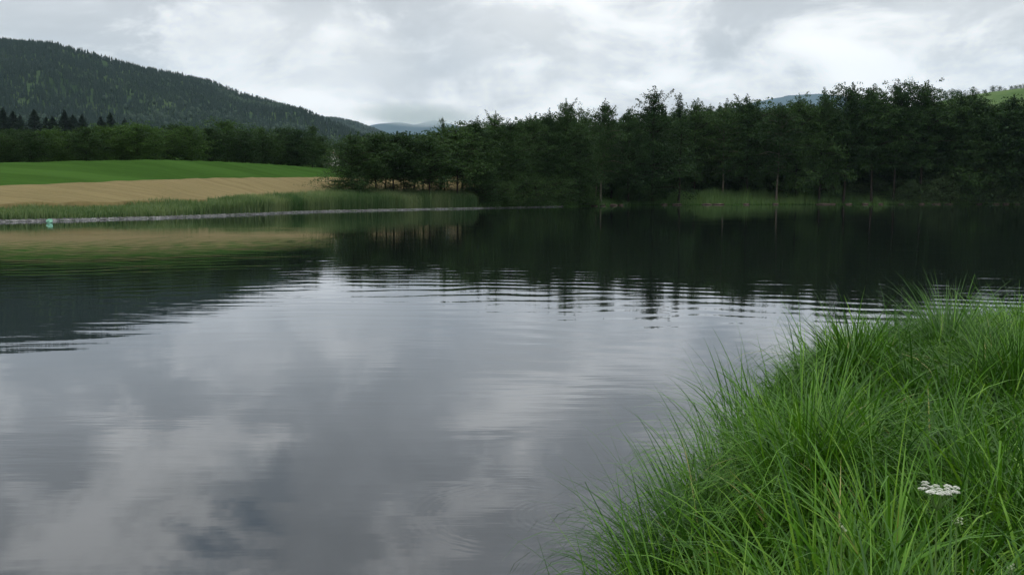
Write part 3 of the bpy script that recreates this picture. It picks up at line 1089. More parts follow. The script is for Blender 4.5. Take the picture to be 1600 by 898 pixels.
for px in (530, 562, 588, 612, 635, 664, 690, 730, 742):
    tree_px("bush", px, 300 - r_.uniform(8, 24), float(np.interp(px, [520, 740], [122, 140])) + 3, UN2, "bushes among the stems over the reeds", 1.2, "shrub", "shrub")
for px, top, d0, ws, lab in ((965, 297, 172, 0.8, "small ball-shaped green bush on the bank right of the pale trunks"),
                             (984, 308, 171, 1.0, "tiny low bush on the bank, right of the ball-shaped one")):
    tree_px("bush", px, top, d0, lab, "small bushes on the grassy bank", ws, "shrub", "shrub")
for px, top, d0, ws, lab in ((1470, 264, 207, 1.0, "pale green willow bush, the highest one under the right-hand trees"),
                             (1420, 276, 207, 0.9, "pale green willow bush between the dark trunks, left of the highest one"),
                             (1535, 272, 208, 0.9, "greyish willow bush under the trees, right of the highest one"),
                             (1592, 262, 202, 1.0, "greyish willow bush at the right edge of the picture")):
    tree_px("willow", px, top, d0, lab, "willow bushes under the right-hand trees", ws, "willow_bush", "bush")
tree_px("bush", -48, 290, 70, "dark bush whose edge just enters the picture's left side over the reeds", "bushes by the left shore", 0.55, "shrub", "shrub")

# leafy row behind the meadow
ROW = [(-38, 204), (-8, 202), (22, 205), (52, 207), (80, 203), (110, 206), (138, 202), (165, 198), (192, 196), (218, 194), (246, 200), (272, 196), (300, 198),
       (330, 203), (357, 189), (385, 206), (412, 203), (440, 201), (466, 206), (489, 200), (503, 214)]
bright_i = {(357, 189): "tallest and brightest round tree in the row behind the meadow",
            (489, 200): "pointed dark tree behind the meadow, left of the small white house",
            (503, 214): "low dark tree behind the meadow, touching the small white house"}
order = ["first", "second", "third", "fourth", "fifth", "sixth", "seventh", "eighth", "ninth", "tenth", "eleventh", "twelfth", "thirteenth", "fourteenth", "fifteenth", "sixteenth", "seventeenth", "eighteenth", "nineteenth", "twentieth"]
cnt_l = cnt_r = 0
n_left = len([r for r in ROW if 0 <= r[0] < 357])
for k, (px, top) in enumerate(ROW):
    if (px, top) in bright_i:
        lab = bright_i[(px, top)]
    elif px < 0:
        lab = "leafy tree of the meadow row, out of the picture to the left"
    elif px < 357:
        lab = "tree behind the meadow, %s left of the tallest bright one" % order[n_left - 1 - cnt_l]
        cnt_l += 1
    else:
        lab = "tree behind the meadow, %s right of the tallest bright one" % order[cnt_r]
        cnt_r += 1
    kind = "round" if (px in (80, 110, 165, 192, 218, 246, 300, 357)) else "rounddark"
    if px == 489:
        kind = "spire"
    tree_px(kind, px, top - 5, float(shore_r(math.atan((px - 800) / FPX))) * 1.6 + 16 + (k % 3) * 4, lab, "leafy trees behind the meadow", 0.8 if px == 503 else 1.2 if kind != "spire" else 1.3, "leafy_tree")
for k, px in enumerate(np.arange(-40, 512, 34)):
    tree_px("rounddark", float(px), 214 + (k * 7) % 9, float(shore_r(math.atan((px - 800) / FPX))) * 1.6 + 34, "dark tree hidden behind the leafy row at the meadow's far side", "trees hidden behind the meadow row", 1.25, "leafy_tree")

# spruces above the row
SP = [(-15, 180), (12, 173), (27, 178), (38, 184), (60, 176), (78, 188), (88, 186), (107, 177), (120, 184), (134, 183), (163, 186), (178, 181), (200, 190)]
for k, (px, top) in enumerate(SP):
    vis = px > 0
    lab = ("dark spruce above the meadow's leafy row, %s from the left" % order[k - 1]) if vis else "dark spruce out of the picture, left of those behind the meadow"
    tree_px("spruce", px, top - 4, 530 + (k % 3) * 8, lab, "dark spruces rising behind the meadow row", 2.7, "spruce_tree")
SP2 = [(598, 211), (612, 208), (622, 205), (632, 209), (641, 206), (652, 207), (661, 210), (670, 206), (683, 208), (720, 196), (741, 190)]
for k, (px, top) in enumerate(SP2):
    tree_px("spruce", px, top, 520 + (k % 4) * 12, "spruce tip against the blue mountain gap, %s from the left" % order[k], "spruces in front of the mountain gap", 1.4, "spruce_tree")

# hedgerow trees on the pasture hill
HT = [(1470, 141), (1480, 139), (1489, 140), (1500, 144), (1512, 137), (1521, 143), (1530, 140), (1543, 134), (1553, 134), (1562, 138), (1571, 134), (1578, 133), (1585, 132), (1592, 131), (1600, 131), (1608, 130)]
ridge_x = [r[0] for r in R4]
ridge_y = [r[1] for r in R4]
for k, (px, top) in enumerate(HT):
    d0 = 1490.0
    p = at(px, 300, d0)
    zb = float(elev_z(px, np.interp(px, ridge_x, ridge_y), 1500)) - 4.0
    ht = float(elev_z(px, top, d0)) - zb
    if px <= 1600:
        lab = "small hedgerow tree on the pasture hill's skyline, %s from the left" % order[k]
    else:
        lab = "hedgerow tree on the pasture hill, out of the picture to the right"
    kind = "bush"
    plant_tree(kind, p[0], p[1], ht, lab, "hedgerow trees on the pasture hill", 0.85, "hedgerow_tree", z=zb)

# ------------------------------------------------------------------ houses


def house(label, px, base_py, dist, w, l, wall_h, roof_h, rz, nwin=3):
    p = at(px, base_py, dist)
    gz = float(ground_z(np.array([p[0]]), np.array([p[1]]))[0]) - 0.1
    e = empty("house", (p[0], p[1], gz), rz)
    b = Bag()
    # walls with gables, gable ends face -y / +y
    V = [(-w / 2, -l / 2, 0), (w / 2, -l / 2, 0), (w / 2, l / 2, 0), (-w / 2, l / 2, 0),
         (-w / 2, -l / 2, wall_h), (w / 2, -l / 2, wall_h), (w / 2, l / 2, wall_h), (-w / 2, l / 2, wall_h), (0, -l / 2, wall_h + roof_h), (0, l / 2, wall_h + roof_h)]
    b.add(V, [(0, 1, 5, 4), (2, 3, 7, 6), (1, 2, 6, 5), (3, 0, 4, 7)], [(4, 5, 8), (6, 7, 9)])
    link("wall", b.mesh("wall", [M_wall]), e)
    b = Bag()
    ov, th = 0.6, 0.22
    sl = roof_h / (w / 2)
    for s in (-1, 1):
        xo = s * (w / 2 + ov)
        zo = wall_h - ov * sl
        V = [(0, -l / 2 - ov, wall_h + roof_h + 0.02), (xo, -l / 2 - ov, zo + 0.02), (xo, l / 2 + ov, zo + 0.02), (0, l / 2 + ov, wall_h + roof_h + 0.02)]
        V += [(a, c_, z_ + th) for a, c_, z_ in V]
        b.add(V, [(0, 1, 2, 3), (4, 7, 6, 5), (0, 4, 5, 1), (1, 5, 6, 2), (2, 6, 7, 3), (3, 7, 4, 0)])
    roof = link("roof", b.mesh("roof", [M_roof]), e)
    b = Bag()
    b.box(w * 0.12, w * 0.12 + 0.7, -0.4, 0.4, wall_h + roof_h * 0.6, wall_h + roof_h + 1.0)
    link("chimney", b.mesh("chimney", [M_wall]), roof)
    fb, gb = Bag(), Bag()
    fb.box(-0.6, 0.6, -0.05, 0.0, -0.7, 0.7)
    gb.box(-0.48, 0.48, -0.075, -0.052, -0.58, 0.58)
    fm, gm = fb.mesh("window", [M_wood]), gb.mesh("pane", [M_glass])

    def win(x_, y_, z_, rr):
        f_ = link("window", fm, e, (x_, y_, z_))
        f_.rotation_euler = (0, 0, rr)
        link("pane", gm, f_)
    for fl in range(2):
        for k in range(nwin):
            xx = (k - (nwin - 1) / 2) * w / (nwin + 0.4)
            if fl == 1 or k != nwin // 2:
                win(xx, -l / 2 - 0.003, 1.5 + fl * 2.7, 0)
    for k in range(nwin):
        win(-w / 2 - 0.003, (k - (nwin - 1) / 2) * l / nwin, 1.6, -math.pi / 2)
    win(0, -l / 2 - 0.003, wall_h + roof_h * 0.35, 0)
    b = Bag()
    b.box(-0.55, 0.55, -l / 2 - 0.07, -l / 2 - 0.003, 0, 2.1)
    link("door", b.mesh("door", [M_wood]), e)
    return tag(e, label, "house", "white houses behind the meadow")


house("small white gabled house with red roof, beside the meadow row's right end", 518, 250, 520, 8.0, 10, 6.2, 3.4, 0.1)
house("white house glimpsed through the gaps of the thin alders", 615, 262, 430, 9.0, 12, 5.4, 3.2, 0.5)
house("larger white house glimpsed right of the other through the thin alders", 646, 262, 424, 11.0, 12, 5.0, 3.4, -0.35)
house("white house barely seen through leaves above the reed bed's right end", 757, 262, 430, 9.0, 12, 5.6, 3.2, 0.3)

# ------------------------------------------------------------------ blades: reeds and grass


def blades(root, az, length, th0, th1, width, tint, seg=5, twist=None, kink=None, power=1.4, base_w=0.75):
    """curved tapering blades as one strip mesh; returns V, F, tint"""
    n = len(root)
    tt = np.linspace(0, 1, seg + 1)
    prof_t = np.repeat(tt[None, :] ** power, n, 0)
    if kink is not None:
        kp = (0.45 + 0.35 * np.modf(length * 971.3)[0])[:, None]
        prof_t = np.where(kink[:, None], 0.15 * prof_t + 0.85 * np.clip((tt[None, :] - kp) / 0.09, 0, 1), prof_t)
    th = th0[:, None] + (th1 - th0)[:, None] * prof_t
    st = (length / seg)[:, None]
    hx_ = np.cumsum(np.sin(th[:, :-1]) * st, 1)
    hz_ = np.cumsum(np.cos(th[:, :-1]) * st, 1)
    hx_ = np.concatenate([np.zeros((n, 1)), hx_], 1)
    hz_ = np.concatenate([np.zeros((n, 1)), hz_], 1)
    ca, sa = np.cos(az)[:, None], np.sin(az)[:, None]
    S = np.stack([root[:, 0:1] + hx_ * ca, root[:, 1:2] + hx_ * sa, root[:, 2:3] + hz_], -1)
    tw = az + math.pi / 2 + (twist if twist is not None else 0)
    wv = np.stack([np.cos(tw), np.sin(tw), np.zeros(n)], -1)[:, None, :]
    prof = (base_w + (1 - base_w) * np.minimum(tt * 4, 1)) * np.clip(1 - tt ** 2.2, 0, 1) + 0.03
    w = (width[:, None] * 0.5 * prof[None, :])[:, :, None]
    Lf, Rt = S - wv * w, S + wv * w
    V = np.stack([Lf, Rt], 2).reshape(-1, 3)
    base = (np.arange(n) * (seg + 1) * 2)[:, None]
    k = np.arange(seg)[None, :] * 2
    i0 = base + k
    F = np.stack([i0, i0 + 1, i0 + 3, i0 + 2], -1).reshape(-1, 4)
    T = np.repeat(tint, (seg + 1) * 2)
    return V, F, T


def merge(parts):
    V, F, T, off = [], [], [], 0
    for v, f, t_ in parts:
        V.append(v)
        F.append(f + off)
        T.append(t_)
        off += len(v)
    return np.concatenate(V), np.concatenate(F), np.concatenate(T)


def shore_pos(r, n, px0, px1, depth0, depth1, p=1.0):
    px = r.uniform(px0, px1, n)
    A = np.arctan((px - 800) / FPX / 0.9947)
    R = shore_r(A)
    d = R + depth0 + (depth1 - depth0) * r.random(n) ** p
    x_, y_ = d * np.sin(A), d * np.cos(A)
    z_ = ground_z(x_, y_)
    return px, np.stack([x_, y_, z_], -1)


# tall reeds
r = np.random.default_rng(77)
px, P = shore_pos(r, 21000, 330, 748, 0.7, 9.0)
hgt = np.interp(px, [330, 420, 520, 700, 740, 748], [1.05, 1.55, 2.1, 2.15, 1.95, 1.4]) * (0.8 + 0.35 * r.random(len(px)))
hgt *= 1 + 0.20 * vnoise(P[:, 0] * 0.35, P[:, 1] * 0.35, 44)
tn = np.clip(0.42 + 0.9 * fbm(P[:, 0] * 0.2, P[:, 1] * 0.2, 45, 3) + r.normal(0, 0.16, len(px)), 0, 1)
n = len(px)
a = blades(P, r.random(n) * 6.28, hgt, r.normal(0, 0.04, n), 0.15 + np.abs(r.normal(0, 0.25, n)), np.full(n, 0.035), tn, 4)
m_ = 21000
idx = r.integers(0, n, m_)
P2 = P[idx].copy()
P2[:, 2] += hgt[idx] * r.uniform(0.25, 0.8, m_)
b2 = blades(P2, r.random(m_) * 6.28, 0.35 + 0.35 * r.random(m_), 0.3 + 0.2 * r.random(m_), 1.0 + 0.9 * r.random(m_), np.full(m_, 0.045), tn[idx] * 0.9, 3)
V, F, T = merge([a, b2])
tag(link("reeds", mesh_np("reeds", V, F, [M_reed], False, {"tint": T})), "tall green reed bed along the left part of the far shore", kind="stuff")
# bank herbs and rough grass on the left shore
r = np.random.default_rng(78)
px, P = shore_pos(r, 24000, -260, 430, 0.6, 12.5, 1.1)
hum = np.clip(fbm(P[:, 0] * 0.16, P[:, 1] * 0.16, 60, 3), -0.5, 0.8)
hgt = np.interp(px, [-260, 150, 300, 400, 430], [0.55, 0.6, 0.85, 1.2, 1.3]) * (1 + 0.9 * np.clip(hum, -0.3, 1)) * (0.7 + 0.6 * r.random(len(px)))
tn = np.clip(0.32 + 0.7 * fbm(P[:, 0] * 0.1, P[:, 1] * 0.1, 61, 3) + r.normal(0, 0.16, len(px)), 0, 1)
n = len(px)
V, F, T = blades(P, r.random(n) * 6.28, hgt, r.normal(0, 0.12, n), 0.5 + 0.8 * r.random(n), 0.05 + 0.05 * r.random(n), tn, 3)
tag(link("bank_vegetation", mesh_np("bank_vegetation", V, F, [M_reed], False, {"tint": T})), "rough dark green grass and herbs on the left shore's bank", kind="stuff")
# rushes on the right
r = np.random.default_rng(79)
px, P = shore_pos(r, 26000, 1040, 1700, 0.4, 14.0, 1.0)
hp = np.interp(px, [1040, 1080, 1180, 1260, 1300, 1330, 1700], [1.4, 2.4, 2.6, 3.0, 2.6, 2.1, 1.9]) * (1 + 0.5 * fbm(px / 14.0, px * 0, 91, 2))
dd = np.hypot(P[:, 0], P[:, 1]) - shore_r(np.arctan2(P[:, 0], P[:, 1]))
hgt = hp * np.interp(dd, [0, 2.5, 6, 14], [0.35, 0.55, 1.0, 1.05]) * (0.75 + 0.4 * r.random(len(px)))
tn = np.clip(0.30 + 0.25 * np.interp(px, [1040, 1080, 1290, 1320], [0.5, 1.5, 1.5, 1.3]) + 0.7 * fbm(P[:, 0] * 0.15, P[:, 1] * 0.15, 62, 3) + r.normal(0, 0.14, len(px)), 0, 1)
n = len(px)
V, F, T = blades(P, r.random(n) * 6.28, hgt, r.normal(0, 0.08, n), 0.3 + 0.7 * r.random(n), 0.05 + 0.05 * r.random(n), tn, 4)
px, P = shore_pos(r, 7000, 750, 1045, 0.4, 7.0, 1.0)
n = len(px)
b2 = blades(P, r.random(n) * 6.28, 0.5 + 0.5 * r.random(n), r.normal(0, 0.12, n), 0.5 + 0.7 * r.random(n), 0.05 + 0.05 * r.random(n), np.clip(0.3 + r.normal(0, 0.15, n), 0, 1), 3)
V, F, T = merge([(V, F, T), b2])
tag(link("rushes", mesh_np("rushes", V, F, [M_rush], False, {"tint": T})), "strip of green rushes and bank grass under the right-hand wood", kind="stuff")

# gravel margin of the left shore
r = np.random.default_rng(80)


def pebble_template(seed, n=1):
    rr = np.random.default_rng(seed)
    g_ = (1 + 5 ** 0.5) / 2
    v = np.array([(-1, g_, 0), (1, g_, 0), (-1, -g_, 0), (1, -g_, 0), (0, -1, g_), (0, 1, g_), (0, -1, -g_), (0, 1, -g_), (g_, 0, -1), (g_, 0, 1), (-g_, 0, -1), (-g_, 0, 1)], float)
    v /= np.linalg.norm(v[0])
    f = np.array([(0, 11, 5), (0, 5, 1), (0, 1, 7), (0, 7, 10), (0, 10, 11), (1, 5, 9), (5, 11, 4), (11, 10, 2), (10, 7, 6), (7, 1, 8), (3, 9, 4), (3, 4, 2), (3, 2, 6), (3, 6, 8), (3, 8, 9), (4, 9, 5), (2, 4, 11), (6, 2, 10), (8, 6, 7), (9, 8, 1)])
    return v * (0.8 + 0.4 * rr.random((12, 1))), f


def scatter_stones(P, size, seed, flat=0.6):
    rr = np.random.default_rng(seed)
    V, F, off = [], [], 0
    tp = [pebble_template(k) for k in range(4)]
    kk = rr.integers(0, 4, len(P))
    for k, (tv, tf) in enumerate(tp):
        idx = np.nonzero(kk == k)[0]
        a_ = rr.random(len(idx)) * 6.28
        ca, sa = np.cos(a_)[:, None], np.sin(a_)[:, None]
        s = size[idx][:, None]
        vx = (tv[None, :, 0] * ca - tv[None, :, 1] * sa) * s + P[idx, 0][:, None]
        vy = (tv[None, :, 0] * sa + tv[None, :, 1] * ca) * s + P[idx, 1][:, None]
        vz = tv[None, :, 2] * s * flat + P[idx, 2][:, None]
        V.append(np.stack([vx, vy, vz], -1).reshape(-1, 3))
        F.append((tf[None] + (np.arange(len(idx)) * 12)[:, None, None] + off).reshape(-1, 3))
        off += len(idx) * 12
    return np.concatenate(V), np.concatenate(F)


ga = np.arctan((np.linspace(-300, 880, 500) - 800) / FPX / 0.9947)
gt = np.linspace(0, 1, 7)
A, T_ = np.meshgrid(ga, gt, indexing="ij")
pxg = np.linspace(-300, 880, 500)
wid = np.interp(pxg, [-300, 0, 250, 500, 740, 870, 880], [1.1, 1.1, 1.0, 0.9, 0.75, 0.6, 0.5])[:, None]
Rg = shore_r(A) + 0.9 - wid * (1 - T_) + 0.35 * vnoise(A * 200, A * 0, 71)
zz = 0.17 * T_ ** 0.8 - 0.03
x, y = Rg * np.sin(A), Rg * np.cos(A)
V = np.stack([x, y, zz + 0.02 * vnoise(x * 3, y * 3, 5)], -1).reshape(-1, 3)
i = np.arange(len(ga) - 1)[:, None] * 7 + np.arange(6)[None, :]
F = np.stack([i, i + 1, i + 8, i + 7], -1).reshape(-1, 4)
Nst = 6000
u = r.random(Nst)
pxs = -300 + 1180 * u
As = np.arctan((pxs - 800) / FPX / 0.9947)
ws = np.interp(pxs, pxg, wid[:, 0])
ts = r.random(Nst)
Rs = shore_r(As) + 0.9 - ws * (1 - ts)
Ps = np.stack([Rs * np.sin(As), Rs * np.cos(As), 0.17 * ts ** 0.8], -1)
sz = 0.03 + 0.07 * r.random(Nst) ** 3
sv, sf = scatter_stones(Ps, sz, 5)
me = mesh_np("gravel", np.concatenate([V, sv]), [F, sf + len(V)], [M_pebble, M_stone], False, mat_idx=np.concatenate([np.zeros(len(F)), np.ones(len(sf))]))
tag(link("gravel", me), "narrow pale grey gravel margin along the left shore", kind="stuff")

# ruddy stones edging the right-hand bank
ST = [(928, 12), (942, 9), (958, 14), (970, 8), (1038, 12), (1058, 16), (1104, 18), (1122, 20), (1166, 12), (1212, 10), (1286, 26), (1300, 12), (1326, 14), (1352, 12), (1376, 10), (1408, 10), (1440, 12), (1463, 16), (1482, 16), (1530, 10), (1556, 14), (1572, 12), (1590, 10)]
tv, tf = pebble_template(31)
stone_meshes = []
for k in range(4):
    tv, tf = pebble_template(60 + k)
    stone_meshes.append(mesh_np("shore_stone", tv * np.array([0.5, 0.5, 0.5]), tf, [M_pinkstone], False))
for k, (px, wpx) in enumerate(ST):
    p = on_water(px, 320.3)
    o_ = link("shore_stone", stone_meshes[k % 4])
    w_ = wpx / FPX * 186
    d_ = float(shore_r(np.array([math.atan2(p[0], p[1])]))[0]) - 0.25
    A_ = math.atan2(p[0], p[1])
    o_.location = (d_ * math.sin(A_), d_ * math.cos(A_), 0.1)
    o_.scale = (w_ / 0.95, 0.9, 0.5)
    where = ("left of the round bush" if px < 965 else "right of the round bush" if px < 1030 else "below the rush strip" if px < 1290 else "below the tall right-hand trees")
    tag(o_, "flat ruddy stone at the right-hand waterline, %s from the left" % (order + ["twenty-first", "twenty-second", "twenty-third", "twenty-fourth"])[k], "stone", "ruddy stones edging the right-hand bank")

# mint green bag lying at the left waterline
m, t, o = newmat("mint_plastic")
b = principled(t, 0.45, 0.4)
b.inputs["Base Color"].default_value = (0.24, 0.52, 0.37, 1)
t.links.new(b.outputs[0], o.inputs[0])
p = on_water(78, 348.5)
bs = bpy.data.meshes.new("plastic_bag")
nu, nv = 18, 10
V, F = [], []
rr = np.random.default_rng(4)
for j in range(nv + 1):
    ph = math.pi * j / nv
    for i in range(nu):
        th_ = 2 * math.pi * i / nu
        q = 1 + 0.28 * math.sin(3 * th_ + 2 * ph) * math.sin(ph) + 0.10 * rr.normal()
        V.append((0.21 * q * math.sin(ph) * math.cos(th_), 0.15 * q * math.sin(ph) * math.sin(th_), 0.13 + 0.16 * q * math.cos(ph)))
for j in range(nv):
    for i in range(nu):
        i2 = (i + 1) % nu
        F.append((j * nu + i, j * nu + i2, (j + 1) * nu + i2, (j + 1) * nu + i))
tag(link("plastic_bag", mesh_np("plastic_bag", np.array(V), np.array(F), [m], False), loc=(p[0], p[1], 0.0)), "crumpled mint green plastic bag at the gravel waterline on the left", "bag")

# ------------------------------------------------------------------ the near bank's grass
r = np.random.default_rng(91)
parts = []


def land_points(n, y0, y1, xmax_k, edge=-0.05, p=1.0):
    out_ = []
    tot = 0
    while tot < n:
        y_ = y0 + (y1 - y0) * r.random(n * 2) ** p
        x_ = r.uniform(-1.5, 1.0, n * 2) * 0 + r.uniform(-0.9, 1.0, n * 2) * (xmax_k * y_ + 1.2)
        s = bank_sd(x_, y_)
        ok = (s > edge) & (x_ < xmax_k * y_ + 1.2)
        q = np.stack([x_[ok], y_[ok]], -1)
        out_.append(q)
        tot += len(q)
    return np.concatenate(out_)[:n]


# tussock fields: every clump splays and leans its own way
def tussocks(n, y0, y1, per, seg, hmin, hmax, wmin, wmax, rad, edge=0.0, thin=0.0, droop=1.0, c=None):
    c = land_points(n, y0, y1, 0.66, edge, 0.85) if c is None else c
    n = len(c)
    s = bank_sd(c[:, 0], c[:, 1])
    inland = np.clip((s - 1.3 - 0.5 * vnoise(c[:, 0], c[:, 1], 12)) / 1.0, 0, 1)
    lean_az = math.pi * 0.95 + 2.6 * fbm(c[:, 0] * 0.55, c[:, 1] * 0.55, 17, 2) * 2
    lean = np.clip(r.normal(0.30, 0.18, n), 0, 0.8)
    ch = r.uniform(0.8, 1.15, n) * (1 + 0.35 * vnoise(c[:, 0] * 0.8, c[:, 1] * 0.8, 13)) * (1 - 0.25 * inland)
    ct = np.clip(0.46 + 0.55 * vnoise(c[:, 0] * 1.3, c[:, 1] * 1.3, 14) + r.normal(0, 0.15, n), 0, 1)
    cd = np.clip(r.normal(1.0, 0.35, n), 0.25, 1.8) * (1 - 0.45 * inland)
    cw = r.uniform(0.75, 1.2, n) * (1 - 0.35 * inland)
    ci = np.repeat(np.arange(n), per)
    m_ = len(ci)
    ra, rr_ = r.random(m_) * 6.283, np.abs(r.normal(0, 1, m_))
    off = np.stack([np.cos(ra), np.sin(ra)], -1) * (rr_ * rad)[:, None]
    q = c[ci] + off
    s2 = bank_sd(q[:, 0], q[:, 1])
    ok = s2 > edge - 0.12
    ci, ra, rr_, q, s2 = ci[ok], ra[ok], rr_[ok], q[ok], s2[ok]
    m_ = len(ci)
    z_ = np.maximum(ground_z(q[:, 0], q[:, 1]) - 0.02, -0.2)
    # splay outward plus the shared lean
    vx = np.cos(ra) * (0.25 + 0.35 * rr_) + np.cos(lean_az[ci]) * lean[ci] * 1.6 + r.normal(0, 0.18, m_)
    vy = np.sin(ra) * (0.25 + 0.35 * rr_) + np.sin(lean_az[ci]) * lean[ci] * 1.6 + r.normal(0, 0.18, m_)
    az = np.arctan2(vy, vx)
    mag = np.hypot(vx, vy)
    th0 = np.clip(0.05 + 0.22 * mag + r.normal(0, 0.06, m_), 0, 0.9)
    th1 = th0 + np.clip((0.85 + 1.25 * mag) * cd[ci] * droop * r.uniform(0.4, 1.7, m_), 0.05, 2.6)
    kink = r.random(m_) < 0.05
    th1 = np.where(kink, r.uniform(2.0, 2.9, m_), th1)
    wild = r.random(m_) < 0.12
    az = np.where(wild, r.random(m_) * 6.283, az)
    ln = r.uniform(hmin, hmax, m_) * ch[ci]
    w_ = r.uniform(wmin, wmax, m_) * cw[ci]
    tn_ = np.clip(ct[ci] + r.normal(0, 0.20, m_), 0, 1)
    dry = r.random(m_) < 0.006
    tn_ = np.where(dry, 1.6, tn_)
    root = np.stack([q[:, 0], q[:, 1], z_], -1)
    return blades(root, az, ln, th0, th1, w_, tn_, seg, twist=r.normal(0, 0.8, m_), kink=kink, power=1.25)


parts.append(tussocks(290, 0.6, 4.4, 54, 8, 0.45, 0.88, 0.007, 0.0165, 0.07))
parts.append(tussocks(400, 3.6, 8.2, 44, 7, 0.45, 0.85, 0.010, 0.021, 0.08))
parts.append(tussocks(380, 7.2, 12.5, 55, 6, 0.32, 0.62, 0.010, 0.019, 0.09))
# short under-sward
parts.append(tussocks(450, 0.6, 12.0, 12, 4, 0.18, 0.40, 0.004, 0.008, 0.12, droop=0.7))
# a few great domed tussocks with hair hanging all round
big_c = np.array([at(px_, 500, d_)[:2] for px_, d_ in ((1475, 8.0), (1545, 7.6), (1335, 7.0), (1595, 7.0), (1180, 5.4), (1090, 3.9), (1260, 4.4))])
parts.append(tussocks(0, 0, 0, 450, 8, 0.75, 1.15, 0.006, 0.011, 0.13, droop=1.25, c=big_c))
V, F, T = merge(parts)
tag(link("grass", mesh_np("grass", V, F, [M_grass], True, {"tint": T})), "lush long green grass covering the near bank at the right", kind="stuff")

# long loose blades that lean out over the water from the rim
rim_root, rim_az, rim_len, rim0, rim1 = [], [], [], [], []
seg_len = np.linalg.norm(np.diff(BANK[4:15], axis=0), axis=1)
for k in range(420):
    s_ = r.random() ** 1.0 * np.sum(seg_len[1:])
    j = 1
    while s_ > seg_len[j] and j < len(seg_len) - 1:
        s_ -= seg_len[j]
        j += 1
    a_, b_ = BANK[4 + j], BANK[5 + j]
    d_ = (b_ - a_) / np.linalg.norm(b_ - a_)
    nrm = np.array([-d_[1], d_[0]])
    pos_ = a_ + d_ * s_ + nrm * r.uniform(-0.25, 0.04)
    rim_root.append((pos_[0], pos_[1], max(-0.1, float(ground_z(np.array([pos_[0]]), np.array([pos_[1]]))[0]) - 0.02)))
    rim_az.append(math.atan2(nrm[1], nrm[0]) + r.normal(0, 0.55))
    rim_len.append(r.uniform(0.6, 1.15))
    rim0.append(abs(r.normal(0.12, 0.14)))
    rim1.append(r.choice([r.uniform(0.3, 1.0), r.uniform(1.0, 2.0)], p=[0.6, 0.4]))
n = len(rim_root)
V, F, T = blades(np.array(rim_root), np.array(rim_az), np.array(rim_len), np.array(rim0), np.array(rim1), r.uniform(0.009, 0.016, n), np.clip(r.normal(0.45, 0.15, n), 0, 1), 10, twist=r.normal(0, 0.7, n))
tag(link("rim_grass", mesh_np("rim_grass", V, F, [M_grass], True, {"tint": T})), "long loose grass blades arching from the bank's rim over the water", kind="stuff")

# ------------------------------------------------------------------ umbel flowers in the grass
M_petal = simple_mat("white_petals", (0.52, 0.55, 0.46), (0.80, 0.81, 0.76), 60, 0.8, 0.1)
M_bud = simple_mat("greenish_buds", (0.34, 0.42, 0.24), (0.58, 0.64, 0.46), 80, 0.8, 0.1)
M_stem = simple_mat("flower_stem", (0.09, 0.17, 0.04), (0.14, 0.24, 0.07), 20, 0.7, 0.2)


def umbel(label, px, py, dist, radius, nray, mat, flat=1.0, tilt=(0.0, 0.0), dense=34, bowl=0.25):
    p = at(px, py, dist)
    g_ = float(ground_z(np.array([p[0]]), np.array([p[1]]))[0])
    hgt_ = p[2] - g_
    e = empty("umbel_flower", (p[0], p[1], g_))
    rr = np.random.default_rng(int(px))
    top = np.array([0, 0, hgt_])
    hub = top - np.array([0, 0, radius * 0.9])
    pts = [np.array([0.06, -0.03, -0.02]), np.array([0.035, -0.01, hgt_ * 0.5]), hub * 0.85 + np.array([0.004, 0, 0]), hub]
    v, f = tube(pts, [0.0026, 0.0022, 0.0016, 0.0013], 6)
    link("stem", mesh_np("stem", v, f, [M_stem], True), e)
    bag = Bag()
    R_ = Matrix.Rotation(tilt[0], 3, "X") @ Matrix.Rotation(tilt[1], 3, "Y")
    # one small head, shared by all rays
    cb = Bag()
    hr = radius * 0.165
    for k in range(dense):
        a_ = k * 2.399
        q = hr * math.sqrt((k + 0.5) / dense)
        cx_, cy_ = q * math.cos(a_), q * math.sin(a_)
        cz_ = hr * 0.35 * (1 - (q / hr) ** 2) + rr.normal(0, hr * 0.06)
        s = hr * 0.20
        n_ = 5
        ring = [(cx_ + s * math.cos(2 * math.pi * j / n_ + k), cy_ + s * math.sin(2 * math.pi * j / n_ + k), cz_ + 0.15 * s * (j % 2)) for j in range(n_)]
        ring.append((cx_, cy_, cz_ + 0.35 * s))
        cb.add(ring, T=[(j, (j + 1) % n_, n_) for j in range(n_)])
    head = cb.mesh("umbellet", [mat])
    for k in range(nray):
        a_ = k * 2.399 + rr.normal(0, 0.12)
        q = radius * 0.86 * math.sqrt((k + 0.4) / nray) * (0.95 + 0.1 * rr.random())
        tip = Vector((q * math.cos(a_), q * math.sin(a_), radius * bowl * (q / radius) ** 2 * flat))
        tip = R_ @ tip
        tp = top + np.array(tip)
        v, f = tube([hub, hub * 0.45 + tp * 0.55 + np.array([0, 0, -0.1 * radius]), tp], [0.0006, 0.0005, 0.0004], 4)
        bag.add(v, f)
        h_ = link("umbellet", head, e, tuple(tp))
        h_.rotation_euler = (tilt[0] - 0.35 * math.sin(a_) * q / radius * -1 * bowl, tilt[1] - 0.35 * math.cos(a_) * q / radius * bowl, a_)
        sc = 0.85 + 0.3 * rr.random()
        h_.scale = (sc, sc, sc)
    link("umbel_rays", bag.mesh("umbel_rays", [M_stem], True), e)
    return tag(e, label, "flower", "white umbel flowers in the near grass")


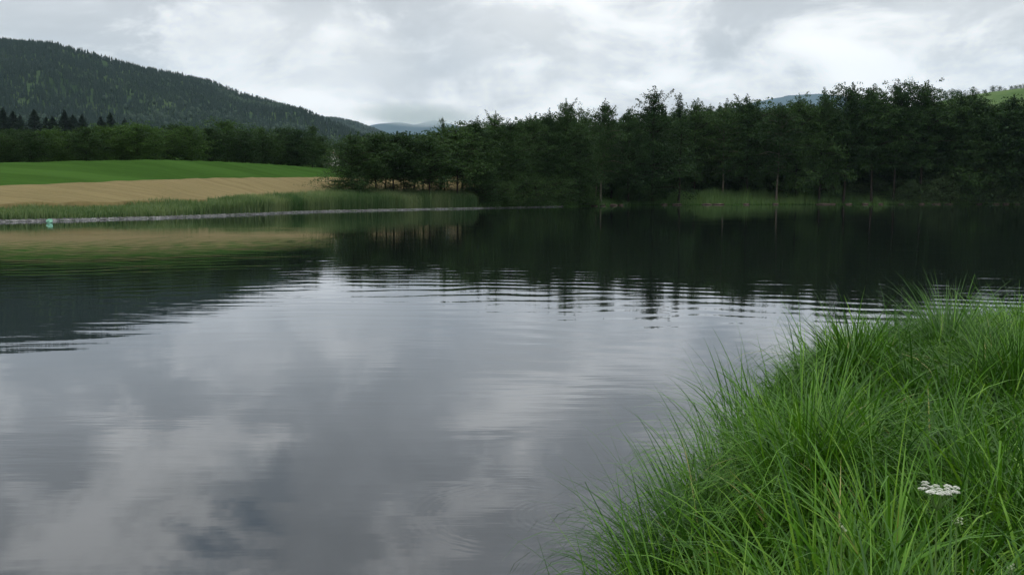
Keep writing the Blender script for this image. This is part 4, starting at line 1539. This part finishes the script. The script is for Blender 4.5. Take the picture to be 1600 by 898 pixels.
umbel("fully open flat white umbel flower standing above the grass", 1465, 768, 1.9, 0.042, 22, M_petal)
umbel("small half-open greenish white umbel just below the large open one", 1495, 812, 1.85, 0.014, 13, M_bud, tilt=(0.6, 0), dense=20)
umbel("small tilted greenish umbel bud in the grass, left of the other flowers", 1315, 821, 1.9, 0.014, 11, M_bud, tilt=(0.3, 0.9), dense=20)
umbel("narrow drooping whitish bud cluster at the picture's bottom right corner", 1580, 889, 1.75, 0.011, 9, M_bud, tilt=(0.2, -1.0), dense=18)

# ------------------------------------------------------------------ low clouds on the mountain
m = bpy.data.materials.new("cloud_vapour")
m.use_nodes = True
t = m.node_tree
t.nodes.clear()
o = nd(t, "ShaderNodeOutputMaterial")
tcv = nd(t, "ShaderNodeTexCoord")
# density falls off smoothly towards the edge of each bank, torn by noise
ln_ = nd(t, "ShaderNodeVectorMath", operation="LENGTH")
t.links.new(tcv.outputs["Object"], ln_.inputs[0])
gp = nd(t, "ShaderNodeNewGeometry")
mpv = nd(t, "ShaderNodeMapping")
mpv.inputs["Scale"].default_value = (1 / 900.0, 1 / 2500.0, 1 / 330.0)
t.links.new(gp.outputs["Position"], mpv.inputs[0])
nz = noise(t, mpv.outputs[0], 1.0, 4, 0.6)
rr_ = mth(t, "ADD", ln_.outputs["Value"], mth(t, "MULTIPLY", mth(t, "SUBTRACT", nz, 0.5), 0.9))
dn = sstep(t, rr_, 0.98, 0.30)
edge_ = sstep(t, ln_.outputs["Value"], 1.0, 0.8)
pv = nd(t, "ShaderNodeVolumePrincipled")
pv.inputs["Color"].default_value = (0.90, 0.96, 1.0, 1)
t.links.new(mth(t, "MULTIPLY", mth(t, "MULTIPLY", dn, edge_), 0.0020), pv.inputs["Density"])
t.links.new(pv.outputs[0], o.inputs["Volume"])
M_cloud = m


def cloud_bank(label, px, py, hw, hh, dist, depth):
    """a soft bank of vapour lying against the slope"""
    nu, nv = 24, 12
    V = [(math.sin(math.pi * j / nv) * math.cos(2 * math.pi * i / nu), math.sin(math.pi * j / nv) * math.sin(2 * math.pi * i / nu), math.cos(math.pi * j / nv)) for j in range(nv + 1) for i in range(nu)]
    F = [(j * nu + i, (j + 1) * nu + i, (j + 1) * nu + (i + 1) % nu, j * nu + (i + 1) % nu) for j in range(nv) for i in range(nu)]
    o_ = link("low_cloud", mesh_np("low_cloud", np.array(V), np.array(F), [M_cloud], True), loc=tuple(at(px, py, dist)))
    o_.scale = (hw / FPX * dist, depth, hh / FPX * dist)
    return tag(o_, label, kind="stuff")


cloud_bank("low pale cloud hiding the mountain's top in the middle gap", 650, 181, 130, 13, 9800, 1500)

# ------------------------------------------------------------------ air
m = bpy.data.materials.new("haze")
m.use_nodes = True
t = m.node_tree
t.nodes.clear()
o = nd(t, "ShaderNodeOutputMaterial")
pv = nd(t, "ShaderNodeVolumePrincipled")
pv.inputs["Color"].default_value = (0.62, 0.81, 1.0, 1)
pv.inputs["Density"].default_value = 3.6e-5
pv.inputs["Anisotropy"].default_value = 0.0
t.links.new(pv.outputs[0], o.inputs["Volume"])
b = Bag()
b.box(-18500, 18500, -18500, 18500, -3.5, 2600)
hz_o = link("haze", b.mesh("haze", [m]))
tag(hz_o, "thin pale haze filling the valley air", kind="stuff")
